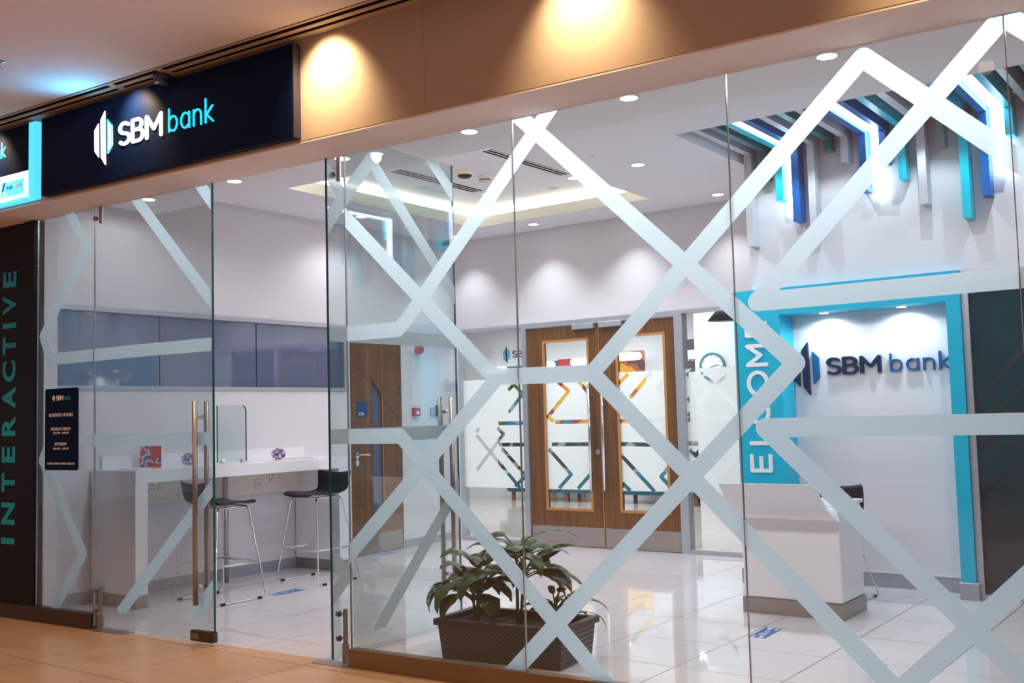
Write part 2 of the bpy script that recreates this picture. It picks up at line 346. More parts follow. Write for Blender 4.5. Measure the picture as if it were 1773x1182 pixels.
# ================================================================= mesh helpers
class MB:
    def __init__(s, frame=ID):
        s.bm = bmesh.new(); s.frame = frame
    def v(s, *p):
        return s.bm.verts.new(s.frame @ Vector(p[0] if len(p) == 1 else p))
    def face(s, pts):
        vs = [s.v(p) for p in pts]
        try: return s.bm.faces.new(vs)
        except ValueError: return None
    def box(s, x0, x1, y0, y1, z0, z1, bevel=0.0, rot=None):
        mt = Matrix.Translation(((x0 + x1) / 2, (y0 + y1) / 2, (z0 + z1) / 2))
        if rot is not None: mt = mt @ rot
        mt = mt @ Matrix.Diagonal((abs(x1 - x0), abs(y1 - y0), abs(z1 - z0), 1))
        r = bmesh.ops.create_cube(s.bm, size=1.0, matrix=s.frame @ mt)
        if bevel:
            es = list({e for v in r['verts'] for e in v.link_edges})
            bmesh.ops.bevel(s.bm, geom=es, offset=bevel, segments=2, profile=0.5, affect='EDGES')
        return s
    def tube(s, pts, r, n=10, cap=True):
        pts = [Vector(p) for p in pts]; rings = []
        for i, p in enumerate(pts):
            if i == 0: d = pts[1] - p
            elif i == len(pts) - 1: d = p - pts[i - 1]
            else: d = (pts[i + 1] - p).normalized() + (p - pts[i - 1]).normalized()
            d.normalize()
            up = Vector((0, 0, 1)) if abs(d.z) < 0.95 else Vector((1, 0, 0))
            a = d.cross(up).normalized(); b = d.cross(a)
            rr = r[i] if isinstance(r, (list, tuple)) else r
            rings.append([s.v(p + a * math.cos(2 * PI * k / n) * rr + b * math.sin(2 * PI * k / n) * rr) for k in range(n)])
        for q in range(len(rings) - 1):
            for k in range(n):
                s.bm.faces.new((rings[q][k], rings[q][(k + 1) % n], rings[q + 1][(k + 1) % n], rings[q + 1][k]))
        if cap:
            s.bm.faces.new(rings[0][::-1]); s.bm.faces.new(rings[-1])
        return s
    def lathe(s, prof, c=(0, 0, 0), n=24, axis='Z'):
        """profile of (radius, height) turned about an axis through c"""
        rings = []
        for r, h in prof:
            ring = []
            for k in range(n):
                a = 2 * PI * k / n
                q = {'Z': (math.cos(a) * r, math.sin(a) * r, h), 'X': (h, math.cos(a) * r, math.sin(a) * r), 'Y': (math.cos(a) * r, h, math.sin(a) * r)}[axis]
                ring.append(s.v(Vector(c) + Vector(q)))
            rings.append(ring)
        for q in range(len(rings) - 1):
            for k in range(n):
                s.bm.faces.new((rings[q][k], rings[q][(k + 1) % n], rings[q + 1][(k + 1) % n], rings[q + 1][k]))
        s.bm.faces.new(rings[0][::-1]); s.bm.faces.new(rings[-1])
        return s
    def prism(s, poly, d0, d1, plane='XZ', holes=None):
        """extrude a 2-D outline (or a union of outlines) between depths d0 and d1"""
        polys = poly if isinstance(poly[0][0], (list, tuple)) else [poly]
        V, F = union(polys, holes or [])
        f3 = {'XZ': lambda u, v, d: (u, d, v), 'YZ': lambda u, v, d: (d, u, v), 'XY': lambda u, v, d: (u, v, d)}[plane]
        top = [s.v(f3(u, v, d0)) for u, v in V]
        bot = [s.v(f3(u, v, d1)) for u, v in V]
        cnt = {}
        for f in F:
            for i in range(3):
                e = (f[i], f[(i + 1) % 3]); k = (min(e), max(e)); cnt.setdefault(k, []).append(e)
        for f in F:
            try:
                s.bm.faces.new([top[i] for i in f]); s.bm.faces.new([bot[i] for i in reversed(f)])
            except ValueError: pass
        for k, es in cnt.items():
            if len(es) == 1:
                a, b = es[0]
                try: s.bm.faces.new((top[b], top[a], bot[a], bot[b]))
                except ValueError: pass
        return s
    def flat(s, poly, d, plane='XZ', holes=None, clip=None):
        polys = poly if isinstance(poly[0][0], (list, tuple)) else [poly]
        V, F = union(polys, holes or [], clip)
        f3 = {'XZ': lambda u, v: (u, d, v), 'YZ': lambda u, v: (d, u, v), 'XY': lambda u, v: (u, v, d)}[plane]
        vs = [s.v(f3(u, v)) for u, v in V]
        for f in F:
            try: s.bm.faces.new([vs[i] for i in f])
            except ValueError: pass
        return s
    def build(s, name, mat, parent=None, smooth=False, mats=None, matfn=None):
        bm = s.bm
        loose = [v for v in bm.verts if not v.link_faces]
        if loose: bmesh.ops.delete(bm, geom=loose, context='VERTS')
        bmesh.ops.recalc_face_normals(bm, faces=bm.faces)
        me = bpy.data.meshes.new(name)
        o = bpy.data.objects.new(name, me); C.objects.link(o)
        if parent is not None:
            pm = ROOT[parent.name]
            bmesh.ops.transform(bm, matrix=pm.inverted(), verts=bm.verts)
            o.parent = parent; ROOT[o.name] = pm
        else:
            xs = [v.co.x for v in bm.verts]; ys = [v.co.y for v in bm.verts]; zs = [v.co.z for v in bm.verts]
            c = Vector(((min(xs) + max(xs)) / 2, (min(ys) + max(ys)) / 2, min(zs)))
            bmesh.ops.translate(bm, vec=-c, verts=bm.verts)
            o.location = c; ROOT[o.name] = Matrix.Translation(c)
        bm.to_mesh(me); bm.free()
        for mm in (mats or [mat]): me.materials.append(mm)
        if matfn:
            for p in me.polygons: p.material_index = matfn(p)
        if smooth:
            for p in me.polygons: p.use_smooth = True
        return o

ROOT = {}

def inpoly(x, y, P):
    c = False; j = len(P) - 1
    for i in range(len(P)):
        xi, yi = P[i]; xj, yj = P[j]
        if (yi > y) != (yj > y) and x < (xj - xi) * (y - yi) / (yj - yi) + xi: c = not c
        j = i
    return c

def union(polys, holes, clip=None):
    """triangles of (any of polys) minus (any of holes), optionally inside clip"""
    V = []; E = []
    for P in list(polys) + list(holes) + ([clip] if clip else []):
        b = len(V)
        V += [Vector((p[0], p[1])) for p in P]
        E += [(b + i, b + (i + 1) % len(P)) for i in range(len(P))]
    r = geometry.delaunay_2d_cdt(V, E, [], 0, 1e-6)
    ov, of = r[0], r[2]
    F = []
    for f in of:
        cx = sum(ov[i].x for i in f) / len(f); cy = sum(ov[i].y for i in f) / len(f)
        if clip and not inpoly(cx, cy, clip): continue
        if any(inpoly(cx, cy, h) for h in holes): continue
        if any(inpoly(cx, cy, P) for P in polys): F.append(tuple(f))
    return [(v.x, v.y) for v in ov], F

def strip(pts, w, cap=True, n=14):
    """outlines of a line of width w through pts, with round joints"""
    out = []
    for a, b in zip(pts[:-1], pts[1:]):
        a = Vector(a); b = Vector(b); d = (b - a).normalized(); q = Vector((-d.y, d.x)) * (w / 2)
        out.append([tuple(a + q), tuple(b + q), tuple(b - q), tuple(a - q)])
    jj = pts if cap else pts[1:-1]
    for p in jj:
        out.append([(p[0] + math.cos(2 * PI * k / n + .1) * w / 2, p[1] + math.sin(2 * PI * k / n + .1) * w / 2) for k in range(n)])
    return out

def arc(cx, cy, r, a0, a1, n=10, ry=None):
    ry = ry or r
    return [(cx + r * math.cos(R(a0 + (a1 - a0) * i / n)), cy + ry * math.sin(R(a0 + (a1 - a0) * i / n))) for i in range(n + 1)]

def thing(name, label, cat, loc=(0, 0, 0), rotz=0.0, group=None):
    o = bpy.data.objects.new(name, None); C.objects.link(o)
    o.empty_display_size = 0.1
    o.location = loc; o.rotation_euler = (0, 0, rotz)
    ROOT[o.name] = Matrix.Translation(loc) @ Matrix.Rotation(rotz, 4, 'Z')
    o['label'] = label; o['category'] = cat
    if group: o['group'] = group
    return o

def tag(o, label=None, cat=None, group=None, kind=None):
    if label: o['label'] = label
    if cat: o['category'] = cat
    if group: o['group'] = group
    if kind: o['kind'] = kind
    return o

def dup(root, loc, rotz, label=None, group=None):
    r = root.copy(); C.objects.link(r); r.location = loc; r.rotation_euler = (0, 0, rotz)
    ROOT[r.name] = Matrix.Translation(loc) @ Matrix.Rotation(rotz, 4, 'Z')
    if label: r['label'] = label
    if group: r['group'] = group
    for ch in list(root.children):
        c = ch.copy(); C.objects.link(c); c.parent = r
        for g in ch.children:
            d = g.copy(); C.objects.link(d); d.parent = c
    return r

def text_polys(txt, bold=0.0):
    """letters of the built-in font as a flat mesh: returns verts, faces, bounds"""
    cu = bpy.data.curves.new('t', 'FONT'); cu.body = txt; cu.offset = bold; cu.resolution_u = 3
    o = bpy.data.objects.new('t', cu); C.objects.link(o)
    dg = bpy.context.evaluated_depsgraph_get(); dg.update()
    me = bpy.data.meshes.new_from_object(o.evaluated_get(dg))
    V = [(v.co.x, v.co.y) for v in me.vertices]; F = [tuple(p.vertices) for p in me.polygons]
    bpy.data.objects.remove(o); bpy.data.curves.remove(cu); bpy.data.meshes.remove(me)
    xs = [v[0] for v in V]; ys = [v[1] for v in V]
    return V, F, (min(xs), max(xs), min(ys), max(ys))

def add_text(mb, txt, fn, w=None, h=None, depth=0.002, bold=0.0, align='C'):
    """put text into mb; fn(u, v, d) maps text plane metres to 3-D; w/h fit the text"""
    V, F, (x0, x1, y0, y1) = text_polys(txt, bold)
    sy = h / (y1 - y0) if h else w / (x1 - x0); sx = w / (x1 - x0) if w else sy
    if not h: sy = sx
    cx = {'C': (x0 + x1) / 2, 'L': x0, 'R': x1}[align]
    a = [mb.v(fn((x - cx) * sx, (y - y0) * sy, 0)) for x, y in V]
    b = [mb.v(fn((x - cx) * sx, (y - y0) * sy, depth)) for x, y in V]
    cnt = {}
    for f in F:
        try: mb.bm.faces.new([b[i] for i in f])
        except ValueError: pass
        for i in range(len(f)):
            e = (f[i], f[(i + 1) % len(f)]); cnt.setdefault((min(e), max(e)), []).append(e)
    for k, es in cnt.items():
        if len(es) == 1:
            p, q = es[0]
            try: mb.bm.faces.new((b[p], b[q], a[q], a[p]))
            except ValueError: pass

# the bank's rounded lettering, drawn as strokes on a unit cap height
GL = {
 'S': (0.60, [arc(0.33, 0.74, 0.25, 35, 270, 12, 0.24) + arc(0.33, 0.25, 0.27, 90, -145, 12, 0.245)]),
 'B': (0.66, [[(0.07, 0), (0.07, 0.99), (0.33, 0.99)] + arc(0.34, 0.76, 0.23, 90, -90, 8, 0.23) + [(0.07, 0.53)], [(0.34, 0.53)] + arc(0.37, 0.265, 0.26, 90, -90, 8, 0.265) + [(0.07, 0)]]),
 'M': (0.96, [[(0.07, 0), (0.07, 0.98), (0.45, 0.36), (0.83, 0.98), (0.83, 0)]]),
 'b': (0.70, [[(0.06, 0.02), (0.06, 1.06)], [(0.06, 0.55)] + arc(0.33, 0.36, 0.27, 135, -135, 14, 0.34)[0:] + [(0.06, 0.12)]]),
 'a': (0.72, [[(0.60, 0.0), (0.60, 0.70)], [(0.60, 0.60)] + arc(0.33, 0.36, 0.27, 45, 315, 14, 0.34) + [(0.60, 0.12)]]),
 'n': (0.66, [[(0.06, 0), (0.06, 0.70)], [(0.06, 0.45)] + arc(0.30, 0.45, 0.24, 165, 0, 9, 0.25) + [(0.54, 0)]]),
 'k': (0.60, [[(0.06, 0), (0.06, 1.06)], [(0.50, 0.70), (0.12, 0.36), (0.54, 0.0)]]),
}
def stroke_word(word, w):
    out = []; x = 0
    for ch in word:
        adv, lines = GL[ch]
        for l in lines: out += strip([(p[0] + x, p[1]) for p in l], w)
        x += adv + 0.12
    return out, x - 0.12
def word_parts(t, word, w, x0, z0, width_to, h, y0, y1, mat, frame, name='letter'):
    total = sum(GL[c][0] + 0.12 for c in word) - 0.12; k = width_to / total; x = 0
    for ch in word:
        adv, lines = GL[ch]; P = []
        for l in lines: P += strip([(p[0] + x, p[1]) for p in l], w)
        mb = MB(frame); mb.prism([[(x0 + u * k, z0 + v * h) for u, v in q] for q in P], y0, y1, 'XZ')
        mb.build(name, mat, t); x += adv + 0.12
def place(polys, x0, z0, width_from, width_to, h):
    k = width_to / width_from
    return [[(x0 + u * k, z0 + v * h) for u, v in P] for P in polys]
MARK = {'left': [(0.0, 0.28), (0.25, 0.19 + 0.6), (0.25, 0.18), (0.0, 0.30)], }
def mark_polys(x0, z0, w, h):
    """the three-bar emblem: left, tall middle and right bars with slanted ends"""
    P = {'l': [(0, 0.68), (0.23, 0.80), (0.24, 0.17), (0.01, 0.30)],
         'm': [(0.35, 0.85), (0.59, 1.0), (0.62, 0.0), (0.38, 0.15)],
         'r': [(0.75, 0.82), (0.99, 0.70), (1.0, 0.33), (0.77, 0.20)]}
    return {k: [(x0 + u * w, z0 + v * h) for u, v in p] for k, p in P.items()}

# ================================================================= SETTING
def struct(name, mb, mat, label=None, cat=None, **k):
    o = mb.build(name, mat, **k); o['kind'] = 'structure'
    if label: o['label'] = label
    if cat: o['category'] = cat
    return o

def spt(x, y):
    v = S(x, y, 0); return (v.x, v.y)

# floors: shop (inside the threshold line), mall, back room
TH = 0.06
struct('floor', MB().prism([spt(-8.6, TH), spt(2.4, TH), (2.4, 4.78), (-8.2, 4.78)], 0.0, -0.10, 'XY'), M['floor'],
       'glossy white porcelain tile floor of the bank hall', 'floor')
struct('floor', MB().prism([spt(-17, TH), (-17, -15), (13, -15), spt(13, TH)], 0.0, -0.10, 'XY'), M['mall_floor'],
       'orange terracotta tile floor of the mall corridor', 'floor')
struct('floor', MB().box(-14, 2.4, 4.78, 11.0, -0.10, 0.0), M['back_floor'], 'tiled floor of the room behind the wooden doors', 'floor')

# mall ceiling with the two slot diffusers along the fascia
ZC = 3.563
mbm = MB(SM)
mbm.box(-17, 13, -15, -0.535, ZC, ZC + 0.15)
struct('ceiling', mbm, M['mall_ceiling'], 'pinkish mall corridor ceiling above the bank sign', 'ceiling')
t = thing('linear_diffuser', 'long ceiling air diffuser with two dark slots running above the fascia and sign', 'air vent', S(-2.0, -0.44, ZC))
mbm = MB(SM)
for a, b in ((-0.530, -0.509), (-0.471, -0.435), (-0.402, -0.347)):
    mbm.box(-17, 13, a, b, ZC - 0.004, ZC + 0.001)
for x in (-5.60, -5.13):
    mbm.box(x - 0.022, x + 0.022, -0.530, -0.347, ZC - 0.006, ZC + 0.001)
mbm.build('grille_frame', M['mall_wall'], t)
mbm = MB(SM); mbm.box(-17, 13, -0.534, -0.346, ZC + 0.0012, ZC + 0.02); mbm.build('slot_back', M['slot'], t)
# fascia over the glass and its soffit
FZ = 2.975
struct('wall_front', MB(SM).box(-17, 13, -0.345, -0.02, FZ, ZC + 0.12), M['mall_wall'], 'beige plaster fascia above the glass shopfront, lit by warm spots', 'wall')
struct('trim_1', MB(SM).box(-17, 13, -0.343, 0.015, FZ - 0.012, FZ - 0.0005), M['soffit'], 'pinkish underside of the fascia above the glass', 'soffit')
struct('wall_front', MB(SM).box(-17, 13, -0.018, 0.10, 3.15, 3.60), M['ceiling'], 'white bulkhead behind the fascia inside the shop', 'wall')
# hairline joint in the fascia plaster
struct('trim_2', MB(SM).box(-3.219, -3.215, -0.3465, -0.345, 3.02, 3.56), M['mall_wall'], 'hairline joint in the fascia plaster', 'joint')

# shop walls
WX = -7.48
mbw = MB()
# left wall, window opening y -0.17..3.06 z 1.72..2.37 and door opening y 3.15..3.90
def rect(a, b, c, d): return [(a, c), (b, c), (b, d), (a, d)]
mbw.prism([rect(-0.42, 4.92, 0.0, 3.6)], WX, WX - 0.16, 'YZ', holes=[rect(-0.17, 3.06, 1.72, 2.37), rect(3.15, 3.90, -0.01, 2.20)])
struct('wall_left', mbw, M['wall'], 'pale grey left wall of the hall, behind the white counter', 'wall')
mbw = MB()
mbw.prism([rect(-7.64, -3.32, 0.0, 3.6)], 4.78, 4.92, 'XZ', holes=[rect(-7.36, -3.40, -0.01, 2.41)])
struct('wall_back', mbw, M['wall'], 'pale wall above the wooden double doors and glazed partition', 'wall')
# right part: thick wall with the aqua portal; niche x -2.93..-1.66 up to z 2.16
mbw = MB()
mbw.box(-3.20, 2.4, 3.56, 4.9, 2.30, 3.62)
mbw.box(-3.20, -1.56, 3.73, 4.9, 0.0, 2.30)
struct('wall_right', mbw, M['wall'], 'white wall behind the coloured bars and the welcome portal', 'wall')
mbw = MB(); mbw.box(-1.52, 2.4, 3.70, 3.80, 0, 2.30)
struct('wall_right', mbw, M['recess'], 'dark room wall behind the tinted glass', 'wall')
struct('wall_right', MB().box(2.4, 2.5, 0.1, 4.9, 0, 3.6), M['wall'], 'far right wall of the hall, out of sight', 'wall')
struct('wall_left', MB(SM).prism([rect(-17, -7.16, 0, FZ)], 0.05, 0.16, 'XZ'), M['wall'], 'mall wall left of the shopfront behind the black panel', 'wall')

# ceilings: lower strip along the glass, main ceiling with coffer and a slot for the bars
ZM, ZF = 3.44, 3.23
struct('ceiling', MB(SM).box(-8.2, 2.6, 0.02, 1.26, ZF, ZF + 0.30), M['ceiling'], 'lower white ceiling strip just inside the glass, with round downlights', 'ceiling')
mbc = MB()
strip_edge = [spt(-8.2, 1.20), spt(2.6, 1.20)]
mbc.prism([[strip_edge[0], strip_edge[1], (2.6, 4.85), (-7.6, 4.85)]], ZM, ZM + 0.105, 'XY',
          holes=[rect(-6.62, -4.44, 1.50, 4.21), rect(-3.21, 2.45, 2.29, 3.60)])
struct('ceiling', mbc, M['ceiling'], 'white main ceiling of the hall around the lit coffer', 'ceiling')
# coffer: lip inside face is cream, wider recess above holds the LED strip
mbc = MB()
for a in ((-6.62, -6.60, 1.50, 4.21), (-4.46, -4.44, 1.50, 4.21), (-6.60, -4.46, 4.19, 4.21), (-6.60, -4.46, 1.50, 1.52)):
    mbc.box(*a, ZM - 0.001, ZM + 0.108)
struct('trim_3', mbc, M['cream'], 'cream upstand around the ceiling coffer', 'trim')
mbc = MB()
mbc.box(-6.86, -4.20, 1.26, 4.45, 3.63, 3.72)
for a in ((-6.90, -6.86, 1.26, 4.45), (-4.20, -4.16, 1.26, 4.45), (-6.90, -4.16, 4.45, 4.49), (-6.90, -4.16, 1.22, 1.26)):
    mbc.box(*a, ZM + 0.105, 3.72)
struct('ceiling', mbc, M['ceiling'], 'raised white coffer ceiling with hidden strip light', 'ceiling')
t = thing('cove_light', 'warm white strip light hidden around the ceiling coffer', 'light', (-5.53, 2.85, 3.55))
for a in ((-6.80, -6.74, 1.4, 4.35), (-4.32, -4.26, 1.4, 4.35), (-6.74, -4.32, 4.30, 4.36), (-6.74, -4.32, 1.36, 1.42)):
    MB().box(*a, ZM + 0.112, ZM + 0.14).build('led_strip', M['lampwarm'], t)
# dark box above the bars
mbc = MB()
mbc.box(-3.25, 2.5, 2.25, 3.62, 3.66, 3.72); mbc.box(-3.25, 2.5, 2.25, 2.29, ZM + 0.105, 3.7); mbc.box(-3.25, -3.21, 2.29, 3.62, ZM + 0.105, 3.7)
struct('ceiling', mbc, M['recess'], 'dark ceiling slot above the coloured bars', 'ceiling')

# back room shell
struct('ceiling', MB().box(-14, 2.4, 4.92, 11.0, 2.95, 3.05), M['ceiling'], 'ceiling of the back room', 'ceiling')
struct('wall_back', MB().box(-14, 2.4, 10.2, 10.3, 0, 2.95), M['wall'], 'far wall of the back room behind the wall graphics', 'wall')
struct('wall_left', MB().box(-14.1, -14, 4.9, 10.3, 0, 2.95), M['wall'], 'left wall of the back room', 'wall')
struct('wall_right', MB().box(2.3, 2.4, 4.95, 10.3, 0, 2.95), M['wall'], 'right wall of the back room', 'wall')
struct('wall_right', MB().box(-6.62, -5.6, 9.35, 10.2, 0, 2.95), M['wall'], 'white pillar in the back room carrying the clock', 'pillar')

# skirtings
def skirting(name, mb1, mb2, label):
    o = struct(name, mb1, M['base'], label, 'skirting')
    c = mb2.build('top_edge', M['basetop'], o)
    return o
skirting('baseboard_left', MB().box(WX, WX + 0.014, -0.15, 3.14, 0, 0.10), MB().box(WX, WX + 0.016, -0.15, 3.14, 0.10, 0.106), 'grey skirting along the left wall under the counter')
skirting('baseboard_left', MB().box(WX, WX + 0.014, 3.93, 4.78, 0, 0.09), MB().box(WX, WX + 0.016, 3.93, 4.78, 0.09, 0.096), 'grey skirting between the ATM door and the corner')
skirting('baseboard_back', MB().box(-2.93, -1.66, 3.712, 3.73, 0, 0.11), MB().box(-2.93, -1.66, 3.708, 3.73, 0.11, 0.117), 'grey skirting at the back of the niche')

# ---------------------------------------------------------------- window in the left wall
t = thing('window_1', 'long horizontal blue tinted window high in the left wall', 'window', (WX, 1.445, 1.72)); t['kind'] = 'structure'
mbx = MB()
mbx.prism([rect(-0.185, 3.075, 1.70, 2.385)], WX + 0.012, WX - 0.06, 'YZ', holes=[rect(-0.155, 3.045, 1.735, 2.345)])
mbx.build('window_frame', M['alu'], t)
mbx = MB(); mbx.box(WX - 0.05, WX - 0.04, -0.155, 3.045, 1.735, 2.345); mbx.build('pane', M['winglass'], t)
for y in (0.885, 1.943):
    MB().box(WX - 0.0402, WX - 0.037, y - 0.004, y + 0.004, 1.735, 2.345).build('pane_joint', M['black'], t)

# ================================================================= STOREFRONT GLASS
W = 0.086
BANDS = [
 [(-2.62, 3.02), (-3.61, 1.98), (-3.70, 1.902), (-4.3, 1.902)],
 [(-4.20, 2.70), (-3.10, 1.645), (-3.03, 1.607), (-2.47, 1.600)],
 [(-1.09, 2.905), (-2.47, 1.600), (-0.92, 0.06)],
 [(-2.92, 3.03), (-1.445, 1.600), (-3.02, 0.06)],
 [(-3.03, 1.607), (-4.3, 0.44)],
 [(-4.3, 1.306), (-3.70, 1.306), (-2.38, 0.03)],
 [(-1.09, 2.905), (0.40, 1.50)],
 [(-0.53, 2.955), (-1.61, 1.885), (0.9, 1.90)],
 [(-0.53, 2.955), (0.6, 1.90)],
 [(0.9, 1.316), (-1.60, 1.316), (-0.30, 0.03)],
 [(-1.24, 0.06), (-0.782, 0.504), (0.3, 1.58)],
 # left fixed pane and left leaf
 [(-6.81, 3.02), (-6.55, 2.703), (-7.085, 2.08), (-6.995, 1.905), (-6.0, 1.912), (-5.2, 1.912)],
 [(-5.2, 1.307), (-7.005, 1.307), (-7.085, 1.165), (-6.59, 0.515), (-6.93, 0.10)],
 [(-6.06, 3.02), (-5.22, 2.17)],
 [(-5.42, 3.05), (-5.20, 2.80)],
]
LOWB = [  # stop above the floor on the left leaf
 [(-5.22, 1.02), (-6.185, 0.13)],
 [(-5.22, 0.385), (-5.475, 0.13)],
]
def outlines(lines, width, cap=True):
    P = []
    for l in lines: P += strip(l, width, cap)
    return P
ALLB = outlines(BANDS, W)
LOWP = outlines(LOWB, W, False)

GZ0, GZ1 = 0.10, 3.14
def fixed_pane(n, x0, x1, label, gm='glass'):
    o = MB(SM).box(x0 + 0.002, x1 - 0.002, -0.006, 0.006, GZ0 - 0.02, GZ1).build('window_%d' % n, M[gm])
    tag(o, label, 'window', kind='structure')
    f = MB(SM); f.flat(ALLB, -0.0072, 'XZ', clip=rect(x0 + 0.003, x1 - 0.003, GZ0, GZ1)); f.build('frosted_film', M['film'], o)
    f = MB(SM); f.box(x0 - 0.0019, x0 + 0.0019, -0.0065, 0.0065, GZ0, GZ1); f.build('glass_edge', M['joint'], o)
    return o
fixed_pane(2, -4.090, -2.905, 'fixed glass pane right of the open door, frosted bands crossing, before the planter')
fixed_pane(3, -2.905, -1.716, 'fixed glass pane with a frosted arrow band pointing right, before the wooden doors')
fixed_pane(4, -1.716, -0.532, 'fixed glass pane in front of the welcome niche with crossing frosted bands')
fixed_pane(5, -0.532, 0.65, 'rightmost fixed glass pane at the edge of the view')
fixed_pane(6, 0.65, 1.83, 'fixed glass pane beyond the right edge of the view')
o = fixed_pane(7, -7.16, -6.478, 'narrow fixed glass pane at the left carrying the business hours sign', 'doorglass')

# bronze plinths under the fixed panes
o = struct('baseboard_front', MB(SM).box(-4.088, 2.6, -0.032, 0.03, 0, 0.104), M['bronze'], 'bronze kick plate under the fixed glass right of the door', 'kick plate')
o = struct('baseboard_front', MB(SM).box(-17, -6.480, -0.034, 0.03, 0, 0.108), M['darkbronze'], 'dark bronze kick plate left of the glass doors', 'kick plate')

def handle_pair(t, along, across, z0, z1, centre, frame, r=0.0165):
    """two tube pulls either side of a leaf joined by standoffs"""
    c = Vector(centre); ac = Vector(across)
    for sgn in (-1, 1):
        p = c + ac * 0.047 * sgn
        h = MB(frame).tube([(p.x, p.y, z0), (p.x, p.y, z1)], r, 14).build('pull_handle', M['handle'], t, smooth=True)
    mb = MB(frame)
    for z in (z0 + 0.11, z1 - 0.10):
        a = c - ac * 0.047; b = c + ac * 0.047
        mb.tube([(a.x, a.y, z), (b.x, b.y, z)], 0.0085, 10)
        q = c - ac * 0.016; q2 = c + ac * 0.016
        mb.tube([(q.x, q.y, z), (q2.x, q2.y, z)], 0.013, 12)
    mb.build('standoff', M['chrome'], t, smooth=True)

def pivot(t, frame, x, y, dx, dy, zt):
    """floor pivot spigot with two bolts, and its short upper twin"""
    mb = MB(frame)
    mb.tube([(x, y, 0.0), (x, y, 0.10)], 0.021, 14)
    mb.tube([(x, y, 0.10), (x, y, 0.30)], 0.0145, 14)
    mb.build('bottom_pivot', M['handle'], t, smooth=False)
    mb = MB(frame)
    for z in (0.135, 0.275):
        mb.tube([(x - dx * 0.034 - dy * 0.010, y - dy * 0.034 - dx * 0.010, z), (x - dx * 0.034 - dy * 0.03, y - dy * 0.034 - dx * 0.03, z)], 0.017, 14)
        mb.tube([(x, y, z), (x - dx * 0.034, y - dy * 0.034, z)], 0.006, 8)
    mb.build('clamp_bolt', M['handle'], t)
    mb = MB(frame)
    mb.tube([(x, y, zt - 0.135), (x, y, zt + 0.16)], 0.0145, 14)
    mb.tube([(x - dx * 0.034 - dy * 0.01, y - dy * 0.034 - dx * 0.01, zt - 0.10), (x - dx * 0.034 - dy * 0.03, y - dy * 0.034 - dx * 0.03, zt - 0.10)], 0.017, 14)
    mb.build('top_pivot', M['handle'], t)

# left leaf, closed, in the glass line
t = thing('door_1', 'closed left glass door leaf with steel pull handles and frosted bands', 'glass door', S(-5.86, 0, 0.0)); t['kind'] = 'structure'
f = MB(SM); f.box(-6.470, -5.240, -0.006, 0.006, 0.025, 3.13); f.build('glass_leaf', M['doorglass'], t)
f = MB(SM); f.box(-5.2405, -5.2345, -0.0065, 0.0065, 0.025, 3.13); f.build('glass_edge', M['edge'], t)
f = MB(SM); f.box(-6.4745, -6.470, -0.0065, 0.0065, 0.025, 3.13); f.build('glass_edge', M['joint'], t)
f = MB(SM); f.flat(ALLB + LOWP, -0.0072, 'XZ', clip=rect(-6.469, -5.241, 0.133, 3.12)); f.build('frosted_film', M['film'], t)
handle_pair(t, None, (0, 1, 0), 0.255, 1.548, (-5.363, 0, 0), SM)
pivot(t, SM, -6.385, -0.012, 1, 0, 2.975)
f = MB(SM); f.box(-5.448, -5.236, -0.022, 0.022, 0.022, 0.088, 0.004)
f.build('lock_patch', M['darkbronze'], t)
f = MB(SM); f.box(-5.43, -5.36, -0.027, -0.022, 0.035, 0.075, 0.002); f.build('lock_cover', M['bronze'], t)

# right leaf, standing open into the hall at a right angle
LX = -4.22
t = thing('door_2', 'open right glass door leaf swung into the hall, seen through the fixed pane', 'glass door', (LX, 0.33, 0.0)); t['kind'] = 'structure'
f = MB(); f.box(LX - 0.006, LX + 0.006, -0.255, 0.915, 0.025, 3.13); f.build('glass_leaf', M['doorglass'], t)
f = MB(); f.box(LX - 0.0065, LX + 0.0065, -0.261, -0.255, 0.025, 3.13); f.build('glass_edge', M['edge'], t)
f = MB(); f.box(LX - 0.0065, LX + 0.0065, 0.915, 0.921, 0.025, 3.13); f.build('glass_edge', M['edge'], t)
LB = [[(-0.27, 2.90), (-0.12, 2.745), (-0.28, 2.545)], [(-0.12, 2.745), (0.115, 3.02), (0.95, 2.19)], [(-0.3, 1.912), (0.95, 1.912)], [(-0.3, 1.306), (0.80, 1.306)],
      [(0.92, 0.95), (0.12, 0.14)], [(0.69, 3.13), (0.95, 2.90)], [(-0.28, 0.62), (-0.13, 0.495), (-0.28, 0.37)]]
f = MB(); f.flat(outlines(LB, 0.088), LX + 0.0072, 'YZ', clip=rect(-0.254, 0.914, 0.133, 3.12)); f.build('frosted_film', M['film'], t)
handle_pair(t, None, (1, 0, 0), 0.26, 1.54, (LX, 0.80, 0), ID)
pivot(t, ID, LX + 0.012, -0.165, 0, 1, 2.975)
# floor plates of the pivots
o = MB(SM).prism([[(-6.44, -0.055), (-6.10, -0.03), (-6.10, 0.055), (-6.44, 0.055)]], 0.001, 0.004, 'XY').build('floor_pivot_plate', M['steel'])
tag(o, 'dark metal floor plate below the pivot of the closed left glass door', 'floor plate', 'pivot plates')
o = MB(SM).prism([[(-4.36, -0.045), (-4.10, -0.045), (-4.10, 0.055), (-4.33, 0.065)]], 0.001, 0.004, 'XY').build('floor_pivot_plate', M['steel'])
tag(o, 'dark metal floor plate below the pivot of the open right glass door', 'floor plate', 'pivot plates')

